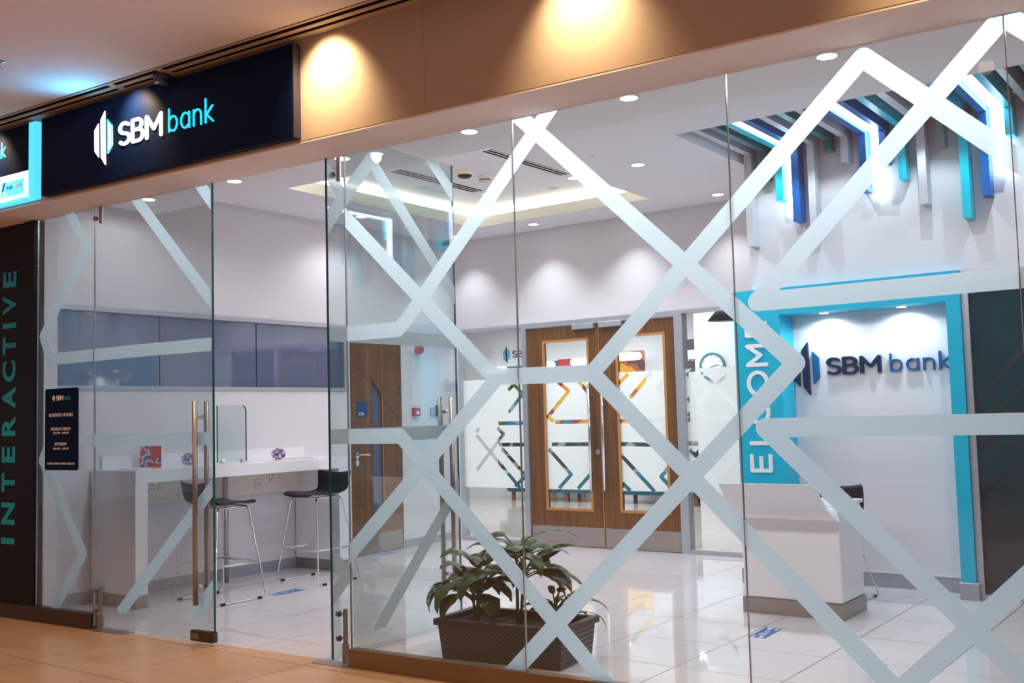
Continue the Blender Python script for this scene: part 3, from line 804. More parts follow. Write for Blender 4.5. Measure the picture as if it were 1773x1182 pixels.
# business hours sign on the narrow left pane
t = thing('hours_sign', 'black plate with white business hours on the narrow left glass pane', 'sign', S(-6.838, -0.02, 1.095))
mb = MB(SM)
def rr(x0, x1, z0, z1, r, n=5):
    return arc(x1 - r, z1 - r, r, 0, 90, n) + arc(x0 + r, z1 - r, r, 90, 180, n) + arc(x0 + r, z0 + r, r, 180, 270, n) + arc(x1 - r, z0 + r, r, 270, 360, n)
mb.prism(rr(-7.033, -6.645, 1.097, 1.687, 0.016), -0.020, -0.0085, 'XZ'); mb.build('plate', M['navy'], t)
YS = -0.0202
def on(x, z, y=YS):
    return lambda u, v, d: (x + u, y - d, z + v)
mb = MB(SM); P, wd = stroke_word('SBM', 0.19); mb.prism(place(P, -6.895, 1.603, wd, 0.086, 0.030), YS, YS - 0.002, 'XZ')
for nm, pg in mark_polys(-6.941, 1.592, 0.030, 0.052).items(): mb.prism(pg, YS, YS - 0.002, 'XZ')
mb.build('logo', M['txtwhite'], t)
mb = MB(SM); add_text(mb, 'BUSINESS HOURS', on(-6.838, 1.483), w=0.285, h=0.024); mb.build('text_line', M['txtwhite'], t)
mb = MB(SM); add_text(mb, 'MONDAY-FRIDAY', on(-6.838, 1.383), w=0.240, h=0.022); mb.build('text_line', M['txtwhite'], t)
mb = MB(SM); add_text(mb, '8:30 AM - 4:00 PM', on(-6.838, 1.357), w=0.185, h=0.015); mb.build('text_line', M['txtwhite'], t)
mb = MB(SM); add_text(mb, 'SATURDAY', on(-6.838, 1.275), w=0.145, h=0.022); mb.build('text_line', M['txtwhite'], t)
mb = MB(SM); add_text(mb, '9:00 AM - 1:00 PM', on(-6.838, 1.245), w=0.185, h=0.015); mb.build('text_line', M['txtwhite'], t)
mb = MB(SM); add_text(mb, 'CLOSED SUNDAY & PUBLIC HOLIDAYS', on(-6.838, 1.138), w=0.330, h=0.014); mb.build('text_line', M['txtwhite'], t)
mb = MB(SM); P, wd = stroke_word('bank', 0.12); mb.prism(place(P, -6.803, 1.603, wd, 0.082, 0.030), YS, YS - 0.002, 'XZ')
o = mb.build('teal_lettering', M['txtteal'], t)

# black panel with vertical lettering left of the glass
t = thing('lettered_panel', 'tall black panel at the left edge with vertical teal lettering reading INTERACTIVE', 'sign', S(-7.9, 0.0, 0.108))
MB(SM).box(-9.2, -7.30, -0.010, 0.04, 0.110, 2.958).build('panel', M['blackpanel'], t)
MB(SM).box(-7.295, -7.165, -0.030, 0.04, 0.110, 2.958).build('edge_post', M['blackpanel'], t)
def vletter(ch, z0, z1, xr=-7.425, xl=-7.600):
    # letters lie on their backs, reading upwards: u runs up, v runs left
    mb = MB(SM); add_text(mb, ch, lambda u, v, d: (xr - v, -0.0105 - d, z0 + u), w=z1 - z0, h=xr - xl, align='L', bold=0.035)
    mb.build('letter', M['txtteal'], t)
Zs = [('I', 0.555, 0.600), ('N', 0.700, 0.865), ('T', 0.945, 1.085), ('E', 1.165, 1.285), ('R', 1.365, 1.515), ('A', 1.575, 1.735), ('C', 1.775, 1.935), ('T', 1.985, 2.120), ('I', 2.185, 2.225), ('V', 2.290, 2.435), ('E', 2.500, 2.620)]
for ch, a, b in Zs: vletter(ch, a - 0.015, b - 0.015)

# ---------------------------------------------------------------- fascia signs
t = thing('fascia_sign', 'large dark navy sign box with lit white and cyan SBM bank lettering', 'sign', S(-5.31, -0.37, 2.985))
MB(SM).box(-6.50, -4.105, -0.400, -0.346, 2.988, 3.528, 0.004).build('sign_box', M['navy'], t)
MB(SM).box(-4.1045, -4.098, -0.400, -0.346, 2.988, 3.528).build('side_return', M['navyside'], t)
YF = -0.4005
mk = mark_polys(-5.900, 3.092, 0.185, 0.358)
for k in 'lmr':
    mb = MB(SM); mb.prism(mk[k], YF, YF - (0.006 if k == 'r' else 0.008), 'XZ'); mb.build('emblem_bar', M['signwhite'], t)
word_parts(t, 'SBM', 0.155, -5.650, 3.198, 0.440, 0.138, YF, YF - 0.008, M['signwhite'], SM)
word_parts(t, 'bank', 0.080, -5.165, 3.198, 0.415, 0.136, YF, YF - 0.008, M['signcyan'], SM)
mb = MB(SM); rp_ = mk['r']
for a, b in zip(rp_, rp_[1:] + rp_[:1]):
    mb.prism(strip([a, b], 0.009), YF - 0.0062, YF - 0.009, 'XZ')
mb.build('emblem_outline', M['signcyan'], t)

t = thing('lit_side_sign', 'sign box with glowing light blue frame at the far left edge, white lit strip below', 'sign', S(-7.4, -0.37, 2.985))
MB(SM).box(-8.6, -6.665, -0.388, -0.346, 3.200, 3.53).build('dark_panel', M['navy'], t)
mb = MB(SM); mb.box(-8.6, -6.665, -0.386, -0.346, 3.010, 3.199); mb.build('lit_panel', M['litwhite'], t)
mb = MB(SM); mb.box(-6.662, -6.585, -0.392, -0.346, 2.990, 3.53); mb.box(-8.6, -6.662, -0.405, -0.346, 2.988, 3.006); mb.build('glowing_frame', M['cyanglow'], t)
mb = MB(SM); P, wd = stroke_word('bank', 0.12)
mb.prism(place(P, -7.205, 3.335, wd, 0.26, 0.10), -0.3885, -0.392, 'XZ'); mb.build('cyan_letters', M['signcyan'], t)
mb = MB(SM); mb.box(-7.01, -6.735, -0.388, -0.3862, 3.045, 3.150); mb.build('card_logo', M['cyanglow'], t)
mb = MB(SM); mb.prism([(-6.995, 3.085), (-6.975, 3.085), (-6.945, 3.15), (-6.97, 3.15)], -0.3885, -0.390, 'XZ')
add_text(mb, 'ken', lambda u, v, d: (-6.895 + u, -0.3885 - d, 3.092 + v), w=0.075, h=0.038); mb.build('logo_letters', M['stickblue'], t)
mb = MB(SM); mb.prism([(-6.975, 3.083), (-6.955, 3.083), (-6.935, 3.050), (-6.960, 3.050)], -0.3885, -0.390, 'XZ'); mb.build('logo_dot', M['peach'], t)
mb = MB(SM); add_text(mb, 'switch', lambda u, v, d: (-6.80 + u, -0.3885 - d, 3.094 + v), w=0.10, h=0.032); mb.build('logo_accent', M['peach'], t)

# smoke detector on the mall ceiling next to the sign, sprinkler at the left edge
o = MB(SM).lathe([(0.052, ZC - 0.004), (0.052, ZC - 0.030), (0.046, ZC - 0.034), (0.046, ZC - 0.062), (0.03, ZC - 0.068)], (-5.185, -0.435, 0), 28).build('detector', M['navyside'], smooth=False)
tag(o, 'round dark blue detector hanging from the diffuser above the fascia sign', 'detector')
mb = MB(SM); mb.lathe([(0.03, ZC), (0.028, ZC - 0.008), (0.008, ZC - 0.01), (0.008, ZC - 0.04), (0.016, ZC - 0.042), (0.004, ZC - 0.05)], (-5.74, -1.15, 0), 16)
tag(mb.build('sprinkler', M['chrome']), 'small chrome sprinkler head on the mall ceiling at the left edge', 'sprinkler')

# ================================================================= DOORS AT THE BACK
DY = 4.78
mb = MB()
mb.prism([rect(-7.36, -3.40, 0.0, 2.41)], DY - 0.012, DY + 0.10, 'XZ',
         holes=[rect(-7.33, -6.455, 0.045, 2.375), rect(-6.395, -4.565, -0.1, 2.355), rect(-4.475, -3.43, 0.045, 2.375)])
struct('trim_4', mb, M['alu'], 'grey aluminium frame around the wooden doors and side panes', 'door frame')

SLA = [[(-7.15, 1.19), (-6.55, 0.6)], [(-6.85, 1.27), (-6.76, 1.2), (-7.16, 0.79)], [(-7.15, 1.23), (-7.11, 1.27)], [(-6.83, 1.08), (-6.44, 1.08)], [(-6.79, 1.04), (-6.45, 0.72)], [(-6.62, 0.62), (-6.45, 0.75)], [(-6.83, 1.32), (-6.44, 1.32)], [(-6.68, 1.69), (-6.6, 1.75), (-6.44, 1.6)], [(-6.68, 1.44), (-6.44, 1.68)]]
SLB = [[(-6.0, 1.75), (-5.87, 1.65), (-6.15, 1.38), (-6.08, 1.33)], [(-6.06, 1.32), (-5.6, 1.32)], [(-6.11, 1.08), (-5.61, 1.08)], [(-6.15, 1.03), (-5.87, 0.76), (-6.03, 0.61)], [(-5.61, 0.78), (-5.79, 0.61)], [(-5.74, 1.75), (-5.61, 1.61)]]
SLC = [[(-5.13, 1.8), (-5.24, 1.71), (-5.27, 1.74)], [(-4.85, 1.81), (-5.12, 1.55)], [(-4.7, 1.75), (-4.79, 1.64), (-4.7, 1.56)], [(-5.26, 1.315), (-4.69, 1.315)], [(-5.26, 1.08), (-4.87, 1.07)], [(-5.24, 0.96), (-4.87, 0.6)], [(-5.26, 0.63), (-5.23, 0.67), (-5.15, 0.6)], [(-4.69, 0.85), (-4.79, 0.75), (-4.7, 0.66)]]
SLD = [[(-4.46, 1.53), (-4.29, 1.35)], [(-4.03, 1.73), (-4.29, 1.54), (-4.46, 1.35)], [(-4.47, 1.315), (-3.43, 1.315)], [(-4.27, 1.74), (-3.92, 1.41)], [(-4.46, 1.75), (-4.38, 1.81), (-4.29, 1.75)], [(-4.47, 1.08), (-4.25, 1.08)], [(-4.26, 0.84), (-4.18, 0.76), (-4.24, 0.69)], [(-3.92, 0.98), (-4.18, 0.76)], [(-4.46, 1.02), (-4.40, 0.96), (-4.33, 1.03)]]
def back_film(parent, x0, x1, slits, ztop=1.82, zb=0.60):
    f = MB(); f.flat([rect(x0, x1, zb, ztop)], DY + 0.028, 'XZ', holes=outlines(slits, 0.042, False), clip=rect(x0, x1, zb, ztop))
    return f.build('frosted_film', M['film2'], parent)
for n, (x0, x1, sl, lab) in enumerate(((-7.33, -6.455, SLA, 'tall glass side pane left of the wooden doors with patterned white film'),
                                       (-4.475, -3.43, SLD, 'tall glass side pane right of the wooden doors with patterned white film'))):
    o = MB().box(x0, x1, DY + 0.032, DY + 0.042, 0.045, 2.375).build('window_%d' % (8 + n), M['glass'])
    tag(o, lab, 'window', kind='structure')
    back_film(o, x0 + 0.001, x1 - 0.001, sl)

def leaf_door(n, x0, x1, g0, g1, slits, pull_x, lab, lock):
    t = thing('door_%d' % n, lab, 'door', ((x0 + x1) / 2, DY + 0.04, 0)); t['kind'] = 'structure'
    mb = MB(); mb.prism([rect(x0, x1, 0.006, 2.348)], DY + 0.012, DY + 0.058, 'XZ', holes=[rect(g0, g1, 0.395, 2.188)])
    mb.build('door_leaf', M['wood'], t)
    mb = MB(); mb.prism([rect(g0 - 0.02, g1 + 0.02, 0.375, 2.208)], DY + 0.006, DY + 0.014, 'XZ', holes=[rect(g0 + 0.008, g1 - 0.008, 0.403, 2.180)])
    mb.build('glazing_bead', M['woodedge'], t)
    MB().box(g0, g1, DY + 0.032, DY + 0.040, 0.395, 2.188).build('glass_pane', M['glass'], t)
    back_film(t, g0 + 0.001, g1 - 0.001, slits)
    MB().box(x0 + 0.008, x1 - 0.008, DY + 0.009, DY + 0.0121, 0.008, 0.208).build('kick_plate', M['kick'], t)
    mb = MB(); yy = DY - 0.045
    mb.tube([(pull_x, yy, 0.60), (pull_x, yy, 1.74)], 0.016, 12)
    h = mb.build('pull_handle', M['chrome'], t, smooth=True)
    mb = MB()
    for z in (0.78, 1.55): mb.tube([(pull_x, yy, z), (pull_x, DY + 0.012, z)], 0.009, 8)
    mb.build('standoff', M['chrome'], t)
    if lock:
        MB().lathe([(0.030, DY - 0.004), (0.030, DY + 0.012)], (lock, 0, 1.0), 18, 'Y').build('lock_cylinder', M['steel'], t)
        MB().box(x1 - 0.006, x1 + 0.001, DY + 0.008, DY + 0.014, 0.01, 2.345).build('edge_strip', M['woodedge'], t)
    mb = MB(); a, b = (x1 - 0.30, x1 - 0.035) if lock else (x0 + 0.03, x0 + 0.30)
    mb.box(a, b, DY - 0.045, DY + 0.010, 2.300, 2.360, 0.004); mb.build('door_closer', M['alu'], t)
leaf_door(3, -6.390, -5.462, -6.169, -5.609, SLB, -5.576, 'left leaf of the teak veneer double door with frosted glass panel', -5.507)
leaf_door(4, -5.456, -4.570, -5.243, -4.698, SLC, -5.412, 'right leaf of the teak veneer double door with frosted glass panel', None)

# wooden ATM door in the left wall
t = thing('door_5', 'walnut ATM door in the left wall with narrow glass slot and blue plate', 'door', (WX, 3.525, 0)); t['kind'] = 'structure'
slot = [(3.455, 0.36), (3.600, 0.50), (3.600, 1.66), (3.455, 1.83)]
mb = MB(); mb.prism([rect(3.155, 3.895, 0.006, 2.195)], WX - 0.045, WX + 0.004, 'YZ', holes=[slot]); mb.build('door_leaf', M['wood2'], t)
mb = MB(); mb.prism([slot], WX - 0.03, WX - 0.022, 'YZ'); mb.build('glass_slot', M['winglass'], t)
mb = MB()
for a, b in (((3.17, 2.02), (3.90, 1.37)), ((3.17, 0.62), (3.46, 0.36))):
    mb.prism(strip([a, b], 0.006, False), WX + 0.004, WX + 0.0052, 'YZ')
mb.prism(strip([(3.448, 0.36), (3.448, 1.87)], 0.006, False), WX + 0.004, WX + 0.0052, 'YZ')
mb.build('groove', M['woodline'], t)
mb = MB()
mb.prism([rect(3.604, 3.616, 0.50, 1.66)], WX + 0.003, WX + 0.007, 'YZ'); mb.build('slot_bead', M['woodedge'], t)
MB().box(WX + 0.004, WX + 0.008, 3.16, 3.89, 0.008, 0.208).build('kick_plate', M['kick'], t)
mb = MB()
for zc, hh in ((1.03, 0.045), (0.955, 0.045)):
    mb.prism([(3.215 + 0.024 * math.cos(a / 8 * PI), zc + hh * 0.75 * math.sin(a / 8 * PI)) for a in range(16)], WX + 0.004, WX + 0.012, 'YZ')
mb.build('lock_rose', M['chrome'], t)
MB().tube([(WX + 0.01, 3.215, 1.035), (WX + 0.055, 3.215, 1.035), (WX + 0.062, 3.25, 1.040), (WX + 0.06, 3.34, 1.035), (WX + 0.05, 3.385, 1.015)], 0.010, 10).build('lever_handle', M['chrome'], t, smooth=True)
mb = MB()
for z in (0.33, 1.72, 2.02): mb.tube([(WX + 0.010, 3.898, z - 0.05), (WX + 0.010, 3.898, z + 0.05)], 0.010, 10)
mb.build('hinge', M['steel'], t)
MB().box(WX + 0.0045, WX + 0.009, 3.222, 3.374, 1.430, 1.592).build('name_plate', M['plate'], t)
mb = MB(); add_text(mb, 'ATM', lambda u, v, d: (WX + 0.0092 + d, 3.238 + u, 1.448 + v), w=0.082, h=0.030, align='L', bold=0.01); mb.build('plate_lettering', M['letterwhite'], t)
mb = MB(); mb.prism([rect(3.135, 3.915, 0, 2.215)], WX - 0.06, WX + 0.002, 'YZ', holes=[rect(3.152, 3.898, -0.1, 2.198)])
struct('trim_5', mb, M['wood2'], 'thin frame of the ATM door', 'door frame')

# ================================================================= AQUA WELCOME PORTAL
t = thing('welcome_portal', 'bright aqua portal framing the niche, white WELCOME letters on its left leg', 'portal', (-2.44, 3.5, 0))
mb = MB()
mb.prism([rect(-3.322, -1.555, 0.0, 2.372)], 3.45, 3.728, 'XZ', holes=[rect(-2.93, -1.655, -0.1, 2.155)])
mb.build('portal_frame', M['aqua'], t)
for a, b in ((-1.665, -1.535), (-3.335, -2.92)):
    l = MB().box(a, b, 3.435, 3.50, 0.0, 0.115).build('plinth', M['base'], t)
    MB().box(a - 0.002, b + 0.002, 3.433, 3.502, 0.115, 0.121).build('plinth_edge', M['basetop'], l)
WG = {'W': [[(0, 1.05), (0.26, 0), (0.5, 0.85), (0.74, 0), (1, 1.05)]], 'E': [[(1.05, 1), (0, 1), (0, 0), (1.05, 0)], [(0, 0.5), (0.92, 0.5)]], 'L': [[(0, 1.08), (0, 0), (1.05, 0)]],
      'C': [arc(0.5, 0.5, 0.5, 42, 318, 18)], 'O': [arc(0.5, 0.5, 0.5, 0, 360, 26)], 'M': [[(0, -0.08), (0, 1), (0.5, 0.3), (1, 1), (1, -0.08)]]}
t2 = thing('wall_letters', 'raised white WELCOME letters reading upwards on the aqua portal', 'lettering', (-3.13, 3.44, 1.4))
for ch, a, b in (('W', 0.44, 0.80), ('E', 0.890, 1.045), ('L', 1.110, 1.245), ('C', 1.275, 1.470), ('O', 1.505, 1.715), ('M', 1.745, 1.930), ('E', 1.985, 2.120)):
    mb = MB()
    sw = 0.165 * 0.19 / 2
    P = strip([(sw + u * (b - a - 2 * sw), sw + v * (0.19 - 2 * sw)) for u, v in WG[ch][0]], 2 * sw, False)
    for l in WG[ch][1:]: P += strip([(sw + u * (b - a - 2 * sw), sw + v * (0.19 - 2 * sw)) for u, v in l], 2 * sw, False)
    mb.prism([[(-3.035 - v, a + u) for u, v in q] for q in P], 3.4498, 3.434, 'XZ')
    mb.build('letter', M['letterwhite'], t2)
# the bank's name on the niche wall
t3 = thing('niche_logo', 'raised navy and blue SBM bank logo on the white niche wall', 'logo', (-2.3, 3.72, 1.55))
YN = 3.728
mk = mark_polys(-2.93, 1.505, 0.215, 0.43)
mb = MB(); mb.prism(mk['l'], YN, YN - 0.03, 'XZ'); mb.build('emblem_bar', M['lognavy'], t3)
mb = MB(); mb.prism(mk['m'], YN, YN - 0.03, 'XZ'); mb.build('emblem_bar', M['lognavy'], t3)
mb = MB(); mb.prism(mk['r'], YN, YN - 0.03, 'XZ'); mb.build('emblem_bar', M['logblue'], t3)
word_parts(t3, 'SBM', 0.150, -2.655, 1.668, 0.445, 0.125, YN, YN - 0.03, M['lognavy'], ID)
word_parts(t3, 'bank', 0.090, -2.155, 1.668, 0.455, 0.125, YN, YN - 0.03, M['logblue'], ID)

# dark tinted glass right of the portal
t = thing('window_10', 'dark teal tinted glass panel right of the aqua portal', 'window', (-0.6, 3.52, 0.03)); t['kind'] = 'structure'
MB().box(-1.505, 0.6, 3.52, 3.53, 0.04, 2.25).build('pane', M['darkglass'], t)
mb = MB(); mb.box(-1.553, -1.508, 3.485, 3.56, 0.0, 2.30); mb.box(-1.553, 0.6, 3.485, 3.56, 2.30, 2.372); mb.box(-1.508, 0.6, 3.49, 3.55, 0.0, 0.04)
mb.build('window_frame', M['alu'], t)
DK = [[(-1.51, 1.39), (-1.16, 1.79), (-0.5, 2.4)], [(-1.4, 1.32), (-0.6, 2.05)], [(-1.38, 1.335), (-0.6, 1.335)], [(-1.5, 1.385), (-1.43, 1.32)], [(-1.5, 1.06), (-1.37, 1.18)], [(-1.4, 1.09), (-0.6, 1.09)], [(-1.5, 0.73), (-0.9, 1.30)]]
mb = MB(); mb.flat(outlines(DK, 0.036), 3.5192, 'XZ', clip=rect(-1.505, 0.59, 0.05, 2.24)); mb.build('film_bands', M['darkline'], t)

# ================================================================= CEILING FITTINGS
def downlight(loc, label, group, first=[None], z=None, disc_r=0.064):
    if first[0] is None:
        t = thing('downlight', label, 'ceiling light', loc, 0, group)
        mb = MB(); a, b, c = loc
        mb.lathe([(disc_r, c + 0.0), (disc_r, c - 0.004), (disc_r - 0.012, c - 0.008), (disc_r - 0.014, c - 0.004)], (a, b, 0), 28)
        mb.build('bezel', M['ceiling'], t)
        MB().lathe([(disc_r - 0.013, c - 0.0045), (disc_r - 0.013, c - 0.0075)], (a, b, 0), 28).build('lamp_disc', M['lamp'], t)
        first[0] = t
        return t
    return dup(first[0], loc, 0, label, group)
front_x = (-6.95, -5.94, -4.85, -3.76, -2.62, -1.47, -0.33)
names = ('leftmost, above the near counter end', 'second from left, beside the closed glass door edge', 'above the hinge of the open door leaf', 'left of the first pane joint',
         'right of the first pane joint', 'half hidden by the fascia', 'hidden by the fascia at the far right')
for x, nm, en in zip(front_x, names, (7, 18, 34, 40, 46, 52, 50)):
    p = S(x, 0.82, ZF)
    downlight(tuple(p), 'round downlight behind the glass, ' + nm, 'downlights along the front strip')
    spot((p.x, p.y, ZF - 0.03), en, 176, 0.30)
for x, nm in ((-7.10, 'left corner'), (-6.02, 'left of the wooden doors'), (-4.95, 'above the wooden doors'), (-3.88, 'right end by the bars')):
    downlight((x, 4.45, ZM), 'round downlight by the back wall, ' + nm, 'downlights along the back wall')
    spot((x, 4.45, ZM - 0.03), 36, 96, 0.8)
downlight((-7.03, 2.88, ZM), 'round downlight between the coffer and the left wall', 'downlights beside the coffer'); spot((-7.03, 2.88, ZM - .03), 26, 140, 0.8)
downlight((-3.86, 2.89, ZM), 'round downlight right of the coffer, near the bars', 'downlights beside the coffer'); spot((-3.86, 2.89, ZM - .03), 60, 140, 0.8)
ZT = 3.63
for x, y, nm in ((-5.98, 3.62, 'left one past the left vent'), (-4.96, 3.62, 'right one past the right vent')):
    downlight((x, y, ZT), 'round downlight inside the coffer, ' + nm, 'downlights in the coffer')
    spot((x, y, ZT - .03), 60, 130, 0.8)

def vent(x, y0, y1, label):
    t = thing('slot_vent', label, 'air vent', (x, (y0 + y1) / 2, ZT), 0, 'slot vents in the coffer')
    MB().box(x - 0.085, x + 0.085, y0, y1, ZT - 0.005, ZT - 0.0005).build('vent_frame', M['ceiling'], t)
    for k in (-1, 0, 1):
        MB().box(x + k * 0.048 - 0.013, x + k * 0.048 + 0.013, y0 + 0.02, y1 - 0.02, ZT - 0.0065, ZT - 0.0052).build('slot', M['slot'], t)
vent(-5.98, 2.24, 3.47, 'white slot vent with three black lines in the coffer, left one')
vent(-4.93, 2.24, 3.47, 'white slot vent with three black lines in the coffer, right one behind the frosted band')

t = thing('dome_camera', 'round white dome camera with dark underside on the coffer ceiling', 'camera', (-5.57, 2.74, ZT))
MB().lathe([(0.085, ZT), (0.088, ZT - 0.02), (0.080, ZT - 0.035)], (-5.57, 2.74, 0), 28).build('housing', M['beige'], t, smooth=False)
MB().lathe([(0.066, ZT - 0.034), (0.062, ZT - 0.048), (0.035, ZT - 0.060), (0.01, ZT - 0.064)], (-5.57, 2.74, 0), 28).build('dark_dome', M['black'], t, smooth=True)
t = thing('smoke_detector', 'white smoke detector with dark vents beside the dome camera', 'smoke detector', (-5.54, 3.0, ZT))
MB().lathe([(0.068, ZT), (0.070, ZT - 0.012), (0.050, ZT - 0.03), (0.046, ZT - 0.055), (0.03, ZT - 0.060)], (-5.54, 3.0, 0), 28).build('housing', M['beige'], t)
mb = MB()
for k in range(14):
    a = 2 * PI * k / 14; q = Matrix.Rotation(a, 4, 'Z')
    c = Vector((-5.54, 3.0, ZT - 0.040)) + q @ Vector((0.048, 0, 0))
    mb.box(c.x - 0.003, c.x + 0.003, c.y - 0.006, c.y + 0.006, c.z - 0.006, c.z + 0.008, rot=q)
mb.build('vent_slits', M['black'], t)
mb = MB(); mb.lathe([(0.05, ZT), (0.05, ZT - 0.006), (0.035, ZT - 0.010), (0.03, ZT - 0.016), (0.012, ZT - 0.018)], (-5.36, 3.88, 0), 24)
tag(mb.build('sensor', M['beige']), 'small flat sensor on the coffer ceiling near the right rear corner', 'sensor')
mb = MB(); mb.lathe([(0.02, ZM), (0.018, ZM - 0.008), (0.006, ZM - 0.014)], (-4.00, 2.42, 0), 16)
tag(mb.build('sprinkler', M['chrome']), 'tiny sprinkler head on the ceiling right of the coffer', 'sprinkler')
mb = MB(); mb.box(-7.40, -7.33, 4.60, 4.66, ZM - 0.055, ZM - 0.001, 0.004); mb.tube([(-7.365, 4.60, ZM - 0.035), (-7.35, 4.52, ZM - 0.05)], 0.022, 12)
tag(mb.build('security_camera', M['black']), 'small dark security camera under the ceiling in the far left corner', 'camera')

# ================================================================= COLOURED BARS
def bar(x, wd, zb, mat, colour, where, group='coloured bars folding from the ceiling down the wall', dep=0.115, lit=False):
    """one bar running along the ceiling slot and folding down the wall"""
    yf = 3.56 - dep; zt = 3.50
    mb = MB()
    prof = [(2.292, zt), (yf, zt), (yf, zb), (3.559, zb), (3.559, zt + dep), (2.292, zt + dep)]
    mb.prism(prof, x, x + wd, 'YZ')
    es = [e for e in mb.bm.edges if e.calc_length() > 0.2]
    o = mb.build('light_bar' if lit else 'wall_bar', mat)
    tag(o, '%s bar on the white wall, %s' % (colour, where), 'light bar' if lit else 'bar', group if not lit else 'lit bars')
    return o
BARS = [
 (-3.170, 0.060, 2.735, 'greybar', 'White', 'leftmost of all, reaching low', 0),
 (-3.030, 0.055, 3.270, 'teal', 'Short dark teal', 'just right of the leftmost white one', 0),
 (-2.905, 0.060, 3.080, 'cyan', 'Bright cyan', 'left of the first lit bar', 0),
 (-2.828, 0.048, 2.960, 'led', 'Glowing white', 'leftmost lit one', 1),
 (-2.770, 0.060, 2.890, 'blue', 'Long royal blue', 'right of the first lit bar', 0),
 (-2.635, 0.055, 2.775, 'greybar', 'Long white', 'between two blue ones on the left half', 0),
 (-2.500, 0.055, 3.420, 'teal', 'Very short dark teal', 'left of the short white one', 0),
 (-2.365, 0.055, 3.305, 'greybar', 'Short white', 'left of the middle lit bar', 0),
 (-2.225, 0.055, 3.050, 'blue', 'Royal blue', 'directly left of the middle lit bar', 0),
 (-2.135, 0.055, 3.000, 'led', 'Glowing white', 'middle lit one', 1),
 (-2.070, 0.050, 3.240, 'blue', 'Royal blue', 'directly right of the middle lit bar', 0),
 (-1.935, 0.055, 3.100, 'cyan', 'Cyan', 'left of the second long white one', 0),
 (-1.795, 0.060, 2.890, 'greybar', 'Long white', 'right of the middle lit bar', 0),
 (-1.650, 0.050, 3.305, 'tealgrey', 'Short grey-teal', 'between the white one and the longest cyan one', 0),
 (-1.500, 0.060, 2.745, 'cyan', 'Longest cyan', 'above the right end of the portal', 0),
 (-1.358, 0.055, 2.890, 'blue', 'Royal blue', 'left of the rightmost lit bar', 0),
 (-1.262, 0.052, 3.050, 'led', 'Glowing white', 'rightmost lit one', 1),
 (-1.185, 0.055, 3.300, 'cyan', 'Short cyan', 'right of the rightmost lit bar', 0),
 (-1.045, 0.050, 3.120, 'tealgrey', 'Grey-teal', 'second from the right edge', 0),
 (-0.910, 0.060, 2.980, 'tealgrey', 'Pale grey', 'at the right edge of the view', 0),
 (-0.760, 0.055, 2.850, 'cyan', 'Cyan', 'beyond the right edge', 0),
 (-0.600, 0.055, 3.100, 'blue', 'Blue', 'beyond the right edge, next to the cyan one', 0),
]
for x, wd, zb, mt, colr, where, lit in BARS:
    bar(x, wd, zb, M[mt], colr, where, lit=bool(lit), dep=0.095 if lit else 0.12)
# dark boards closing the slot between the bars
struct('trim_6', MB().box(-3.21, 2.4, 2.295, 3.555, 3.64, 3.655), M['recess'], 'dark board above the bars', 'trim')

# niche spots
for x, nm in ((-2.615, 'left'), (-2.01, 'right')):
    z = 2.155
    t = thing('niche_light', 'small round downlight in the top of the aqua niche, %s one' % nm, 'ceiling light', (x, 3.60, z), 0, 'niche downlights')
    MB().lathe([(0.045, z), (0.045, z - 0.004), (0.036, z - 0.005)], (x, 3.60, 0), 22).build('bezel', M['chrome'], t)
    MB().lathe([(0.035, z - 0.0045), (0.035, z - 0.007)], (x, 3.60, 0), 22).build('lamp_disc', M['lamp'], t)
    spot((x, 3.60, z - 0.02), 13, 168, 0.7, (0.86, 0.95, 1.0), 0.02)

# ================================================================= COUNTER AND WHAT STANDS ON IT
t = thing('standing_counter', 'long glossy white standing counter along the left wall with panel legs', 'counter', (-7.16, 1.34, 0))
MB().box(WX + 0.003, -6.86, 0.21, 2.47, 0.955, 1.055, 0.003).build('worktop', M['white'], t)
for y0, y1 in ((0.21, 0.32), (2.36, 2.47)):
    l = MB().box(WX + 0.017, -6.862, y0, y1, 0.10, 0.9549, 0.002).build('panel_leg', M['white'], t)
    MB().box(WX + 0.017, -6.864, y0 + 0.002, y1 - 0.002, 0.0, 0.0999).build('leg_plinth', M['kick'], l)
MB().box(WX + 0.003, WX + 0.030, 0.30, 2.47, 1.0552, 1.158, 0.002).build('upstand', M['white'], t)
MB().box(WX + 0.017, WX + 0.075, 0.3205, 2.3595, 0.745, 0.9545).build('cable_trunking', M['beige'], t)
MB().tube([(-7.325, 1.42, 0.0), (-7.325, 1.42, 0.954)], 0.026, 18).build('steel_post', M['steel'], t, smooth=True)
def socket(y, z, wide, pinned, label):
    xs = WX + 0.0752
    t = thing('wall_socket', label, 'socket', (xs, y, z - 0.045), 0, 'sockets under the counter')
    hw = 0.075 if wide else 0.045
    MB().box(xs, xs + 0.010, y - hw, y + hw, z - 0.045, z + 0.045, 0.003).build('socket_plate', M['beige'], t)
    for yy in ((-0.036, 0.036) if wide else (0.0,)):
        mb = MB()
        mb.box(xs + 0.0098, xs + 0.0106, y + yy - 0.004, y + yy + 0.004, z + 0.008, z + 0.022)
        for s in (-1, 1):
            mb.box(xs + 0.0098, xs + 0.0106, y + yy + s * 0.014 - 0.005, y + yy + s * 0.014 + 0.005, z - 0.018, z - 0.010)
            if pinned: mb.box(xs + 0.0098, xs + 0.0106, y + yy + s * 0.022 - 0.004, y + yy + s * 0.022 + 0.004, z + 0.004, z + 0.010)
        mb.build('socket_outlet', M['black'], t)
socket(0.76, 0.885, True, False, 'double beige socket under the near end of the counter, nearest the glass')
socket(1.03, 0.815, False, True, 'single beige socket under the counter left of the steel post')
socket(1.86, 0.830, False, True, 'single beige socket under the counter right of the steel post')
